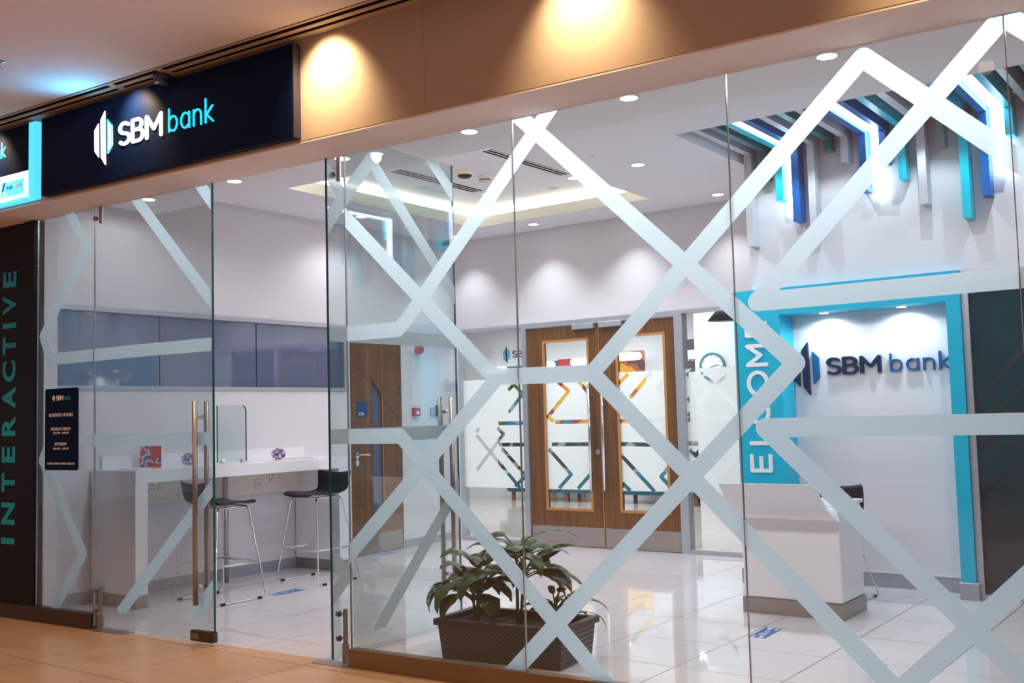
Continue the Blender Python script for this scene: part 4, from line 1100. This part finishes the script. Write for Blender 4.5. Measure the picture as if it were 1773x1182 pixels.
socket(2.06, 0.885, True, False, 'double beige socket under the far half of the counter')

CT = 1.0556
t = thing('glass_screen', 'small glass privacy screen standing across the middle of the counter', 'glass screen', (-7.2, 1.40, CT))
mb = MB(); mb.prism([(1.265, CT + 0.006), (1.580, CT + 0.006)] + arc(1.580 - 0.05, CT + 0.505 - 0.05, 0.05, 0, 90, 8) + [(1.265, CT + 0.505)], -7.236, -7.228, 'YZ')
mb.build('glass_sheet', M['screen'], t)
mb = MB(); pts = [(1.580, CT + 0.006), (1.580, CT + 0.455)] + arc(1.530, CT + 0.455, 0.05, 0, 90, 8) + [(1.265, CT + 0.505)]
mb.prism(strip(pts[:9], 0.007, False), -7.2365, -7.2275, 'YZ'); mb.build('glass_edge', M['edge'], t); mb = MB(); mb.prism(strip([(1.265, CT + 0.006), (1.265, CT + 0.505)], 0.007, False), -7.2365, -7.2275, 'YZ')
mb.build('glass_edge', M['edge'], t)
mb = MB()
for y in (1.32, 1.54): MB().box(-7.25, -7.214, y - 0.02, y + 0.02, CT - 0.0003, CT + 0.028, 0.006).build('clamp_foot', M['chrome'], t)

# brochure stand, two tilted coin-shaped discs, loose leaflets
t = thing('brochure_box', 'white leaflet holder with red and purple brochures on the counter', 'brochure holder', (-7.30, 0.66, CT))
q = Matrix.Translation((-7.30, 0.66, CT)) @ Matrix.Rotation(R(38), 4, 'Z')
mb = MB(q); mb.prism([(-0.045, 0.0), (0.012, 0.0), (-0.02, 0.19), (-0.03, 0.19)], -0.10, -0.094, 'YZ'); mb.prism([(-0.045, 0.0), (0.012, 0.0), (-0.02, 0.19), (-0.03, 0.19)], 0.085, 0.091, 'YZ')
mb.box(-0.094, 0.085, -0.035, 0.012, 0.0, 0.006); mb.build('holder', M['paper'], t)
rt = Matrix.Rotation(R(8), 4, 'X')
mb = MB(q @ Matrix.Translation((0, -0.040, 0.006)) @ Matrix.Rotation(R(-9), 4, 'X')); mb.box(-0.093, 0.005, -0.006, 0.0, 0.0, 0.190); mb.build('brochure', M['cover'], t)
mb = MB(q @ Matrix.Translation((0, -0.041, 0.006)) @ Matrix.Rotation(R(-9), 4, 'X')); mb.box(-0.005, 0.088, -0.007, 0.0, 0.072, 0.190); mb.build('brochure', M['coverred'], t)
mb = MB(q @ Matrix.Translation((0, -0.040, 0.006)) @ Matrix.Rotation(R(-9), 4, 'X')); mb.box(-0.005, 0.088, -0.006, 0.0, 0.0, 0.072); mb.build('brochure', M['cover'], t)
def disc(x, y, rz, label):
    t = thing('display_disc', label, 'display disc', (x, y, CT), 0, 'round display discs')
    q = Matrix.Translation((x, y, CT + 0.056)) @ Matrix.Rotation(R(rz), 4, 'Z') @ Matrix.Rotation(R(52), 4, 'X')
    MB(q).lathe([(0.060, -0.006), (0.064, 0.0), (0.060, 0.006)], (0, 0, 0), 32).build('printed_disc', M['disc'], t)
    MB(Matrix.Translation((x, y, CT))).lathe([(0.055, 0.0), (0.054, 0.005), (0.012, 0.007), (0.010, 0.02)], (0, 0, 0), 24).build('clear_base', M['paper'], t)
disc(-7.16, 0.92, 50, 'tilted round printed disc on the counter between brochures and door handle')
disc(-7.10, 1.84, 50, 'tilted round printed disc on the counter right of the glass screen')
def leaflet(x, y, rz, sx, sy, mat, label, h=0.004):
    q = Matrix.Translation((x, y, CT)) @ Matrix.Rotation(R(rz), 4, 'Z')
    tag(MB(q).box(-sx, sx, -sy, sy, 0.0, h).build('leaflet', mat), label, 'leaflet', 'leaflets on the counter')
leaflet(-7.15, 0.40, 10, 0.11, 0.075, M['paper'], 'white leaflet lying flat at the near end of the counter', 0.006)
leaflet(-7.15, 2.10, 6, 0.09, 0.10, M['peach'], 'peach leaflet lying flat near the far end of the counter')
leaflet(-7.18, 2.34, 4, 0.08, 0.09, M['paper'], 'white leaflet stack at the far end of the counter', 0.010)

# ---------------------------------------------------------------- bar stools
def stool(name, label, loc, rz, sh=0.765, bt=0.945, cat='bar stool', group='black shell stools at the counter', foot=True):
    """black shell seat on a chrome sled frame, facing its own +y"""
    t = thing(name, label, cat, loc, rz, group)
    F = Matrix.Translation(loc) @ Matrix.Rotation(rz, 4, 'Z')
    prof = [(0.235, sh - 0.022), (0.220, sh - 0.004), (0.17, sh + 0.004), (0.08, sh - 0.004), (0.0, sh - 0.012), (-0.08, sh - 0.014), (-0.15, sh - 0.006),
            (-0.195, sh + 0.018), (-0.220, sh + 0.055), (-0.235, sh + 0.10), (-0.248, sh + 0.145), (-0.256, bt)]
    wid = [0.175, 0.195, 0.205, 0.208, 0.205, 0.198, 0.192, 0.192, 0.198, 0.206, 0.212, 0.214]
    mb = MB(F); nu = 12; g = []
    for (y, z), hw in zip(prof, wid):
        row = []
        for k in range(nu + 1):
            u = -1 + 2 * k / nu
            back = max(0, (-y - 0.17) / 0.08)
            edge = 0.018 * abs(u) ** 3 * (1 - min(1, back))
            row.append(mb.v(u * hw, y + 0.045 * min(1, back) * u * u, z + edge + (0.028 * u * u - 0.008) * min(1, max(0, (z - sh - 0.08) / 0.08))))
        g.append(row)
    for a in range(len(g) - 1):
        for k in range(nu): mb.bm.faces.new((g[a][k], g[a][k + 1], g[a + 1][k + 1], g[a + 1][k]))
    o = mb.build('seat_shell', M['black'], t, smooth=True)
    md = o.modifiers.new('thick', 'SOLIDIFY'); md.thickness = 0.012; md.offset = 0
    md = o.modifiers.new('sub', 'SUBSURF'); md.levels = 1; md.render_levels = 1
    r = 0.0075
    for s in (-1, 1):
        mb = MB(F)
        mb.tube([(s * 0.15, 0.15, sh - 0.035), (s * 0.165, 0.165, sh - 0.06), (s * 0.265, 0.245, 0.035), (s * 0.268, 0.235, 0.016), (s * 0.268, 0.20, r),
                 (s * 0.268, -0.20, r), (s * 0.268, -0.235, 0.016), (s * 0.265, -0.245, 0.035), (s * 0.160, -0.14, sh - 0.06), (s * 0.15, -0.12, sh - 0.035)], r, 10)
        l = mb.build('sled_leg', M['chrome'], t, smooth=True)
        for y in (-0.18, 0.18): MB(F).box(s * 0.268 - 0.010, s * 0.268 + 0.010, y - 0.022, y + 0.022, 0.0, 0.018, 0.003).build('glide', M['black'], l)
    mb = MB(F)
    mb.tube([(-0.15, 0.15, sh - 0.030), (0.15, 0.15, sh - 0.030)], r, 8)
    mb.tube([(-0.15, -0.12, sh - 0.030), (0.15, -0.12, sh - 0.030)], r, 8)
    mb.tube([(-0.15, -0.12, sh - 0.030), (-0.15, 0.15, sh - 0.030)], r, 8); mb.tube([(0.15, -0.12, sh - 0.030), (0.15, 0.15, sh - 0.030)], r, 8)
    mb.build('seat_frame', M['chrome'], t, smooth=True)
    if foot:
        z = 0.29; k = (sh - 0.06 - z) / (sh - 0.095); fx = 0.165 + 0.1 * k; fy = 0.165 + 0.08 * k
        mb = MB(F)
        mb.tube([(-fx, fy, z), (fx, fy, z)], r, 8)
        for s in (-1, 1): mb.tube([(s * fx, fy, z), (s * (0.16 + 0.105 * k), -(0.14 + 0.105 * k), z)], r * 0.85, 8)
        mb.build('foot_rest', M['chrome'], t, smooth=True)
    return t
stool('bar_stool', 'black shell bar stool turned away from us at the counter, behind the door handles', (-6.645, 0.825, 0), 0.0)
stool('bar_stool', 'black shell bar stool at the far end of the counter, back towards the open door', (-6.655, 1.895, 0), PI)

# ---------------------------------------------------------------- wall fittings left wall
t = thing('alarm_sounder', 'red alarm sounder with white base high on the wall right of the ATM door', 'alarm', (WX, 4.17, 2.12))
MB().lathe([(0.050, WX), (0.050, WX + 0.02)], (0, 4.17, 2.175), 24, 'X').build('base', M['paper'], t)
MB().lathe([(0.052, WX + 0.02), (0.052, WX + 0.065), (0.040, WX + 0.085)], (0, 4.17, 2.165), 24, 'X').build('sounder', M['red'], t)
t = thing('fire_call_point', 'red fire call point box right of the ATM door', 'call point', (WX, 4.13, 1.42))
MB().box(WX + 0.001, WX + 0.045, 4.082, 4.178, 1.425, 1.520, 0.006).build('box', M['red'], t)
MB().box(WX + 0.045, WX + 0.047, 4.105, 4.155, 1.450, 1.480).build('label_strip', M['paper'], t)
tag(MB().box(WX + 0.001, WX + 0.02, 4.385, 4.465, 1.425, 1.520, 0.004).build('wall_switch', M['alu']), 'small grey switch plate near the corner, left of the dark keypad', 'switch')
tag(MB().box(WX + 0.001, WX + 0.05, 4.478, 4.535, 1.420, 1.545, 0.005).build('keypad', M['black']), 'small dark keypad on the wall near the far left corner', 'keypad')

# ================================================================= RECEPTION DESK
t = thing('reception_desk', 'small white reception desk with flared front screen and steel plinth', 'desk', (-2.47, 2.55, 0))
X0, X1 = -2.828, -2.112
MB().box(X0 + 0.012, X1 - 0.012, 2.305, 2.76, 0.105, 0.735, 0.012).build('desk_body', M['white'], t)
MB().box(X0 + 0.004, X1 - 0.004, 2.300, 2.765, 0.0, 0.1045).build('plinth', M['kick'], t)
MB().box(X0, X1, 2.330, 2.775, 0.736, 0.762, 0.003).build('worktop', M['white'], t)
# flared screen: side profile curves out towards the visitor, its right end sweeps in
mb = MB(); n = 12; rows = []
for i in range(n + 1):
    k = i / n
    z = 0.655 + (0.897 - 0.655) * k
    y = 2.262 - 0.135 * (k ** 0.7)
    xr = X1 - 0.105 * (math.sin(k * PI / 2) ** 0.8)
    xl = X0 - 0.012 - 0.055 * k
    rows.append((xl, xr, y, z))
fr = [[mb.v(a + (b - a) * j / 8, y, z) for j in range(9)] for a, b, y, z in rows]
bk = [[mb.v(a + (b - a) * j / 8, y + 0.045, z) for j in range(9)] for a, b, y, z in rows]
for i in range(n):
    for j in range(8):
        mb.bm.faces.new((fr[i][j], fr[i][j + 1], fr[i + 1][j + 1], fr[i + 1][j]))
        mb.bm.faces.new((bk[i][j + 1], bk[i][j], bk[i + 1][j], bk[i + 1][j + 1]))
    mb.bm.faces.new((fr[i][0], fr[i + 1][0], bk[i + 1][0], bk[i][0])); mb.bm.faces.new((fr[i][8], bk[i][8], bk[i + 1][8], fr[i + 1][8]))
for j in range(8):
    mb.bm.faces.new((fr[0][j], bk[0][j], bk[0][j + 1], fr[0][j + 1])); mb.bm.faces.new((fr[n][j], fr[n][j + 1], bk[n][j + 1], bk[n][j]))
mb.build('front_screen', M['white'], t)
stool('desk_chair', 'black shell chair with chrome sled frame behind the reception desk', (-2.50, 3.10, 0), PI * 0.97, sh=0.49, bt=0.815, cat='chair', group=None, foot=False)

# ================================================================= PLANTER AND PLANTS
t = thing('planter', 'long dark brown rectangular planter with woven pattern behind the glass', 'planter', (-3.38, 0.41, 0), R(6.5))
F = Matrix.Translation((-3.395, 0.415, 0)) @ Matrix.Rotation(R(6.5), 4, 'Z')
mb = MB(F)
def frus(mb, a, b, z0, z1, c, d, floor=True):
    v0 = [mb.v(sx * a, sy * b, z0) for sx, sy in ((-1, -1), (1, -1), (1, 1), (-1, 1))]
    v1 = [mb.v(sx * c, sy * d, z1) for sx, sy in ((-1, -1), (1, -1), (1, 1), (-1, 1))]
    for i in range(4): mb.bm.faces.new((v0[i], v0[(i + 1) % 4], v1[(i + 1) % 4], v1[i]))
    return v0, v1
v0, v1 = frus(mb, 0.385, 0.20, 0.0, 0.195, 0.408, 0.210); mb.bm.faces.new(v0[::-1])
i0, i1 = frus(mb, 0.365, 0.175, 0.15, 0.195, 0.382, 0.188); mb.bm.faces.new(i0)
for i in range(4): mb.bm.faces.new((v1[i], v1[(i + 1) % 4], i1[(i + 1) % 4], i1[i]))
mb.build('trough', M['woven'], t)
mb = MB(F); mb.prism([rect(-0.428, 0.428, -0.228, 0.228)], 0.1952, 0.230, 'XY', holes=[rect(-0.385, 0.385, -0.190, 0.190)])
mb.build('rim', M['pot'], t)
mb = MB(F)
g = [[mb.v(-0.385 + 0.77 * i / 16, -0.185 + 0.37 * j / 8, 0.182 + random.uniform(-.006, .012)) for j in range(9)] for i in range(17)]
for i in range(16):
    for j in range(8): mb.bm.faces.new((g[i][j], g[i + 1][j], g[i + 1][j + 1], g[i][j + 1]))
mb.build('soil', M['soil'], t)

def leaf(mb, base, az, elev, stalk, L, wd, droop, roll=0.0, mbs=None):
    L *= 1.15; wd *= 1.32
    """a petiole rising from base, then a broad pointed blade arching over"""
    b = Vector(base); h = Vector((math.cos(az), math.sin(az), 0)); side = Vector((-math.sin(az), math.cos(az), 0))
    e = elev; p = b.copy(); pts = [p.copy()]
    for i in range(5):
        d = h * math.cos(e) + Vector((0, 0, 1)) * math.sin(e)
        p = p + d * stalk / 5; pts.append(p.copy()); e -= 0.10
    if mbs: mbs.tube(pts, 0.0045, 6)
    N = 9; prev = None
    for i in range(N + 1):
        k = i / N
        hw = wd * 0.5 * (math.sin(PI * min(1, k * 0.96 + 0.03) ** 0.80)) ** 0.85 if 0 < k < 1 else 0.002
        d = h * math.cos(e) + Vector((0, 0, 1)) * math.sin(e)
        nrm = side.cross(d)
        sd = side * math.cos(roll) + nrm * math.sin(roll)
        up = sd.cross(d)
        wv = 0.10 * hw * math.sin(i * 2.1)
        row = [mb.v(p + sd * hw - up * (0.0 + wv) * 1 + (-up) * (-0.22 * hw)), mb.v(p + sd * hw * 0.5 + up * 0.05 * hw), mb.v(p), mb.v(p - sd * hw * 0.5 + up * 0.05 * hw), mb.v(p - sd * hw + up * 0.22 * hw + up * wv)]
        if prev:
            for j in range(4): mb.bm.faces.new((prev[j], prev[j + 1], row[j + 1], row[j]))
        prev = row
        p = p + d * L / N; e -= droop / N * (0.6 + 0.8 * k)

def plant(label, x, y, stems, leaves, seed, zs=0.18):
    rnd = random.Random(seed)
    t = thing('leafy_plant', label, 'plant', (x, y, zs), 0, 'plants in the planter')
    ml = MB(); ms = MB()
    for (sx, sy, hgt) in stems:
        ms.tube([(x + sx * .3, y + sy * .3, zs), (x + sx * 0.6, y + sy * .6, zs + hgt * 0.5), (x + sx, y + sy, zs + hgt)], [0.011, 0.009, 0.007], 8)
    for (si, az, el, st, L, wd, dr) in leaves:
        sx, sy, hgt = stems[si]
        f = rnd.uniform(0.55, 1.0)
        b = (x + sx * f, y + sy * f, zs + hgt * f)
        leaf(ml, b, R(az), R(el), st, L, wd, dr, rnd.uniform(-0.35, 0.35), ms)
    o = ml.build('foliage', M['leaf'], t, smooth=True)
    ms.build('stems', M['stem'], t, smooth=True)
    return t
rl = random.Random(3)
# azimuths are world directions; the camera looks towards about 126 degrees, so 36 is picture right and 216 picture left
L1 = []
for k in range(21):
    az = 216 + (k * 137.5) % 360
    L1.append((k % 3, az, rl.uniform(38, 82), rl.uniform(0.06, 0.15), rl.uniform(0.17, 0.25), rl.uniform(0.07, 0.10), rl.uniform(1.5, 2.7)))
L1 += [(0, 230, 60, 0.10, 0.26, 0.12, 2.8), (1, 200, 50, 0.08, 0.25, 0.12, 3.0), (2, 0, 60, 0.09, 0.26, 0.12, 3.0), (2, 300, 55, 0.07, 0.24, 0.12, 3.1), (0, 205, 70, 0.10, 0.22, 0.08, 1.9), (0, 215, 40, 0.12, 0.24, 0.11, 2.6), (1, 250, 30, 0.12, 0.26, 0.11, 2.4), (1, 330, 45, 0.08, 0.25, 0.11, 2.9), (2, 30, 50, 0.10, 0.24, 0.09, 2.2), (0, 195, 55, 0.12, 0.20, 0.06, 1.6)]
plant('bushy broad-leaved green plant at the left end of the planter', -3.66, 0.38, [(-0.03, 0.0, 0.18), (0.03, -0.02, 0.23), (0.01, 0.03, 0.27)], L1, 11)
L2 = []
for k in range(20):
    az = 40 + (k * 137.5) % 360
    L2.append((k % 2, az, rl.uniform(35, 80), rl.uniform(0.07, 0.15), rl.uniform(0.18, 0.26), rl.uniform(0.065, 0.095), rl.uniform(1.2, 2.4)))
L2 += [(0, 126, 70, 0.08, 0.22, 0.10, 1.2), (0, 306, 70, 0.08, 0.20, 0.11, 1.6), (1, 5, 45, 0.10, 0.26, 0.09, 2.0), (0, 340, 40, 0.10, 0.22, 0.09, 2.4), (0, 36, 55, 0.13, 0.26, 0.07, 1.5), (1, 30, 35, 0.14, 0.25, 0.07, 1.6), (0, 210, 60, 0.10, 0.22, 0.07, 1.6), (1, 50, 75, 0.12, 0.20, 0.08, 1.0), (0, 20, 20, 0.12, 0.24, 0.08, 1.8)]
plant('tallest green plant in the middle of the planter, crossed by the pane joint', -3.40, 0.44, [(0.0, 0.0, 0.43), (0.05, 0.02, 0.36)], L2, 12)
L3 = []
for k in range(22):
    az = 10 + (k * 137.5) % 360
    L3.append((k % 3, az, rl.uniform(30, 80), rl.uniform(0.06, 0.13), rl.uniform(0.08, 0.14), rl.uniform(0.022, 0.045), rl.uniform(0.8, 2.0)))
L3 += [(0, 30, 40, 0.15, 0.18, 0.02, 1.7), (1, 20, 25, 0.16, 0.14, 0.02, 1.9), (2, 45, 55, 0.16, 0.14, 0.02, 1.6)]
plant('small fine-leaved plant at the right end of the planter', -3.14, 0.46, [(0.0, 0.0, 0.12), (0.05, 0.0, 0.10), (-0.03, 0.03, 0.14)], L3, 13)

# ================================================================= FLOOR STICKERS
def sticker(x, y, rz, sx, sy, label):
    q = Matrix.Translation((x, y, 0)) @ Matrix.Rotation(R(rz), 4, 'Z')
    t = thing('floor_sticker', label, 'floor sticker', (x, y, 0), 0, 'blue distance stickers on the floor')
    MB(q).box(-sx, sx, -sy, sy, 0.0005, 0.0015).build('sticker_sheet', M['stickblue'], t)
    mb = MB(q)
    for s in (-1, 1):
        c = s * sx * 0.80
        mb.prism([(c + 0.022 * math.cos(a * PI / 6) * 1.4, 0.013 * math.sin(a * PI / 6) + s * sy * 0.35) for a in range(12)], 0.0016, 0.0019, 'XY')
        mb.box(c - 0.03, c + 0.03, -s * sy * 0.55 - 0.006, -s * sy * 0.55 + 0.006, 0.0016, 0.0019)
    mb.prism([rect(-sx * .45, -sx * .05, -sy * .35, sy * .35)], 0.0016, 0.0019, 'XY', holes=[rect(-sx * .38, -sx * .12, -sy * .2, sy * .2)])
    mb.box(sx * 0.12, sx * 0.40, sy * 0.1, sy * 0.25, 0.0016, 0.0019); mb.box(sx * 0.12, sx * 0.35, -sy * 0.25, -sy * 0.1, 0.0016, 0.0019)
    mb.build('sticker_print', M['txtwhite'], t)
sticker(-2.42, 1.72, 92, 0.15, 0.055, 'blue floor sticker in front of the reception desk')
sticker(-6.42, 1.34, 92, 0.17, 0.055, 'blue floor sticker between the two bar stools')
sticker(-7.34, 3.50, 92, 0.15, 0.05, 'blue floor sticker at the foot of the ATM door')

# ================================================================= BACK ROOM
def bench(x0, x1, label):
    t = thing('bench_seat', label, 'bench', ((x0 + x1) / 2, 9.65, 0), 0, 'teal benches in the back room')
    MB().box(x0, x1, 9.42, 9.98, 0.14, 0.46, 0.05).build('cushion', M['sofa'], t)
    for x in (x0 + 0.10, x1 - 0.10):
        for y in (9.50, 9.90):
            MB().tube([(x, y, 0), (x, y, 0.145)], 0.035, 10).build('leg', M['wood2'], t)
bench(-10.22, -9.20, 'teal upholstered bench seen under the film, leftmost')
bench(-9.17, -8.62, 'teal upholstered bench seen through the left wooden door, second from the left')
bench(-8.12, -7.08, 'teal upholstered bench seen through the right wooden door')
bench(-7.0, -6.66, 'short teal upholstered bench seen through the right side pane')
t = thing('wall_graphic', 'colourful printed wall graphic on the far wall seen through the doors', 'wall graphic', (-9.4, 10.19, 0.5))
YB = 10.198
MB().box(-10.95, -10.15, YB - 0.006, YB, 2.02, 2.27).build('blue_band', M['muralblue'], t)
MB().box(-10.95, -10.15, YB - 0.006, YB, 1.20, 2.019).build('green_photo', M['muralgreen'], t)
MB().box(-10.145, -9.62, YB - 0.006, YB, 2.02, 2.32).build('blue_corner', M['muralblue'], t)
MB().box(-9.615, -8.92, YB - 0.006, YB, 2.02, 2.34).build('red_band', M['muralred'], t)
MB().box(-10.145, -8.92, YB - 0.006, YB, 1.20, 2.019).build('colour_field', M['mural'], t)
MB().box(-8.915, -7.93, YB - 0.006, YB, 1.20, 2.40).build('sunset_photo', M['sunset'], t)
MB().box(-10.95, -6.7, YB - 0.006, YB, 0.46, 1.199).build('lower_field', M['lower'], t)
t = thing('back_room_logo', 'small SBM emblem and name on the far wall above the blue band', 'logo', (-10.5, 10.19, 2.4))
mk = mark_polys(-10.78, 2.33, 0.14, 0.30)
mb = MB(); mb.prism(mk['l'], YB, YB - 0.01, 'XZ'); mb.prism(mk['r'], YB, YB - 0.01, 'XZ'); mb.build('teal_bars', M['aqua'], t)
mb = MB(); mb.prism(mk['m'], YB, YB - 0.01, 'XZ'); P, wd = stroke_word('SBM', 0.13); mb.prism(place(P, -10.58, 2.43, wd, 0.40, 0.11), YB, YB - 0.01, 'XZ'); mb.build('navy_letters', M['lognavy'], t)
for k, (x, l, z, nm) in enumerate(((-10.75, 0.46, 2.20, 'leftmost, in the left side pane'), (-9.66, 0.30, 2.24, 'left of the red band'), (-8.98, 0.36, 2.26, 'over the red band'), (-8.10, 0.50, 2.30, 'over the sunset photo'), (-6.98, 0.50, 2.27, 'rightmost, over the dark poster'))):
    t = thing('pill_lamp', 'glowing oblong lamp in the back room, ' + nm, 'lamp', (x, 9.9, z), 0, 'oblong lamps in the back room')
    mb = MB(); h = 0.062
    mb.prism(arc(x + l / 2 - h, z, h, -90, 90, 8) + arc(x - l / 2 + h, z, h, 90, 270, 8), 9.88, 9.96, 'XZ'); mb.build('diffuser', M['pill'], t)
    mb = MB(); mb.box(x - 0.02, x + 0.02, 9.96, YB - 0.0066, z - 0.02, z + 0.02); mb.build('bracket', M['alu'], t)
t = thing('wall_clock', 'round wall clock with teal rim on the white pillar in the back room', 'clock', (-6.28, 9.35, 1.9))
cx, cz = -6.33, 2.04
MB().lathe([(0.20, 9.345), (0.20, 9.305), (0.172, 9.305), (0.172, 9.32)], (cx, 0, cz), 36, 'Y').build('rim', M['teal'], t)
MB().lathe([(0.171, 9.318), (0.171, 9.314)], (cx, 0, cz), 36, 'Y').build('dial', M['paper'], t)
mb = MB()
for k in range(12):
    a = k * PI / 6; mb.tube([(cx + 0.14 * math.sin(a), 9.311, cz + 0.14 * math.cos(a)), (cx + 0.158 * math.sin(a), 9.311, cz + 0.158 * math.cos(a))], 0.004, 6)
mb.build('hour_marks', M['black'], t)
mb = MB(); mb.tube([(cx, 9.310, cz), (cx - 0.07, 9.310, cz - 0.05)], 0.005, 6); mb.tube([(cx, 9.308, cz), (cx + 0.11, 9.308, cz + 0.02)], 0.004, 6); mb.build('hands', M['black'], t)
t = thing('print_poster', 'dark grey poster with white script letters left of the clock', 'poster', (-6.97, 10.18, 1.9))
MB().box(-7.26, -6.70, YB - 0.012, YB - 0.0065, 2.02, 2.52).build('board', M['poster'], t)
mb = MB(); add_text(mb, 'print', lambda u, v, d: (-6.98 + u, YB - 0.0125 - d, 2.13 + v), w=0.46, h=0.20); mb.build('script_letters', M['letterwhite'], t)
t = thing('pendant_lamp', 'black cone pendant lamp hanging in the back room above the clock', 'lamp', (-4.60, 6.0, 2.38))
mb = MB(); mb.lathe([(0.165, 2.385), (0.045, 2.53), (0.03, 2.56), (0.012, 2.57), (0.010, 2.56), (0.040, 2.525), (0.160, 2.382)], (-4.60, 6.0, 0), 32); mb.build('lamp_shade', M['black'], t, smooth=True)
MB().tube([(-4.60, 6.0, 2.565), (-4.60, 6.0, 2.95)], 0.004, 6).build('cord', M['black'], t)
MB().lathe([(0.075, 2.405), (0.075, 2.415)], (-4.60, 6.0, 0), 24).build('bulb_disc', M['pill'], t)
tag(MB().box(-7.62, -7.58, 5.4, 5.5, 2.50, 2.62, 0.01).build('wall_sensor', M['paper']), 'small white sensor box seen through the left side pane', 'sensor')
print('objects', len(bpy.data.objects))
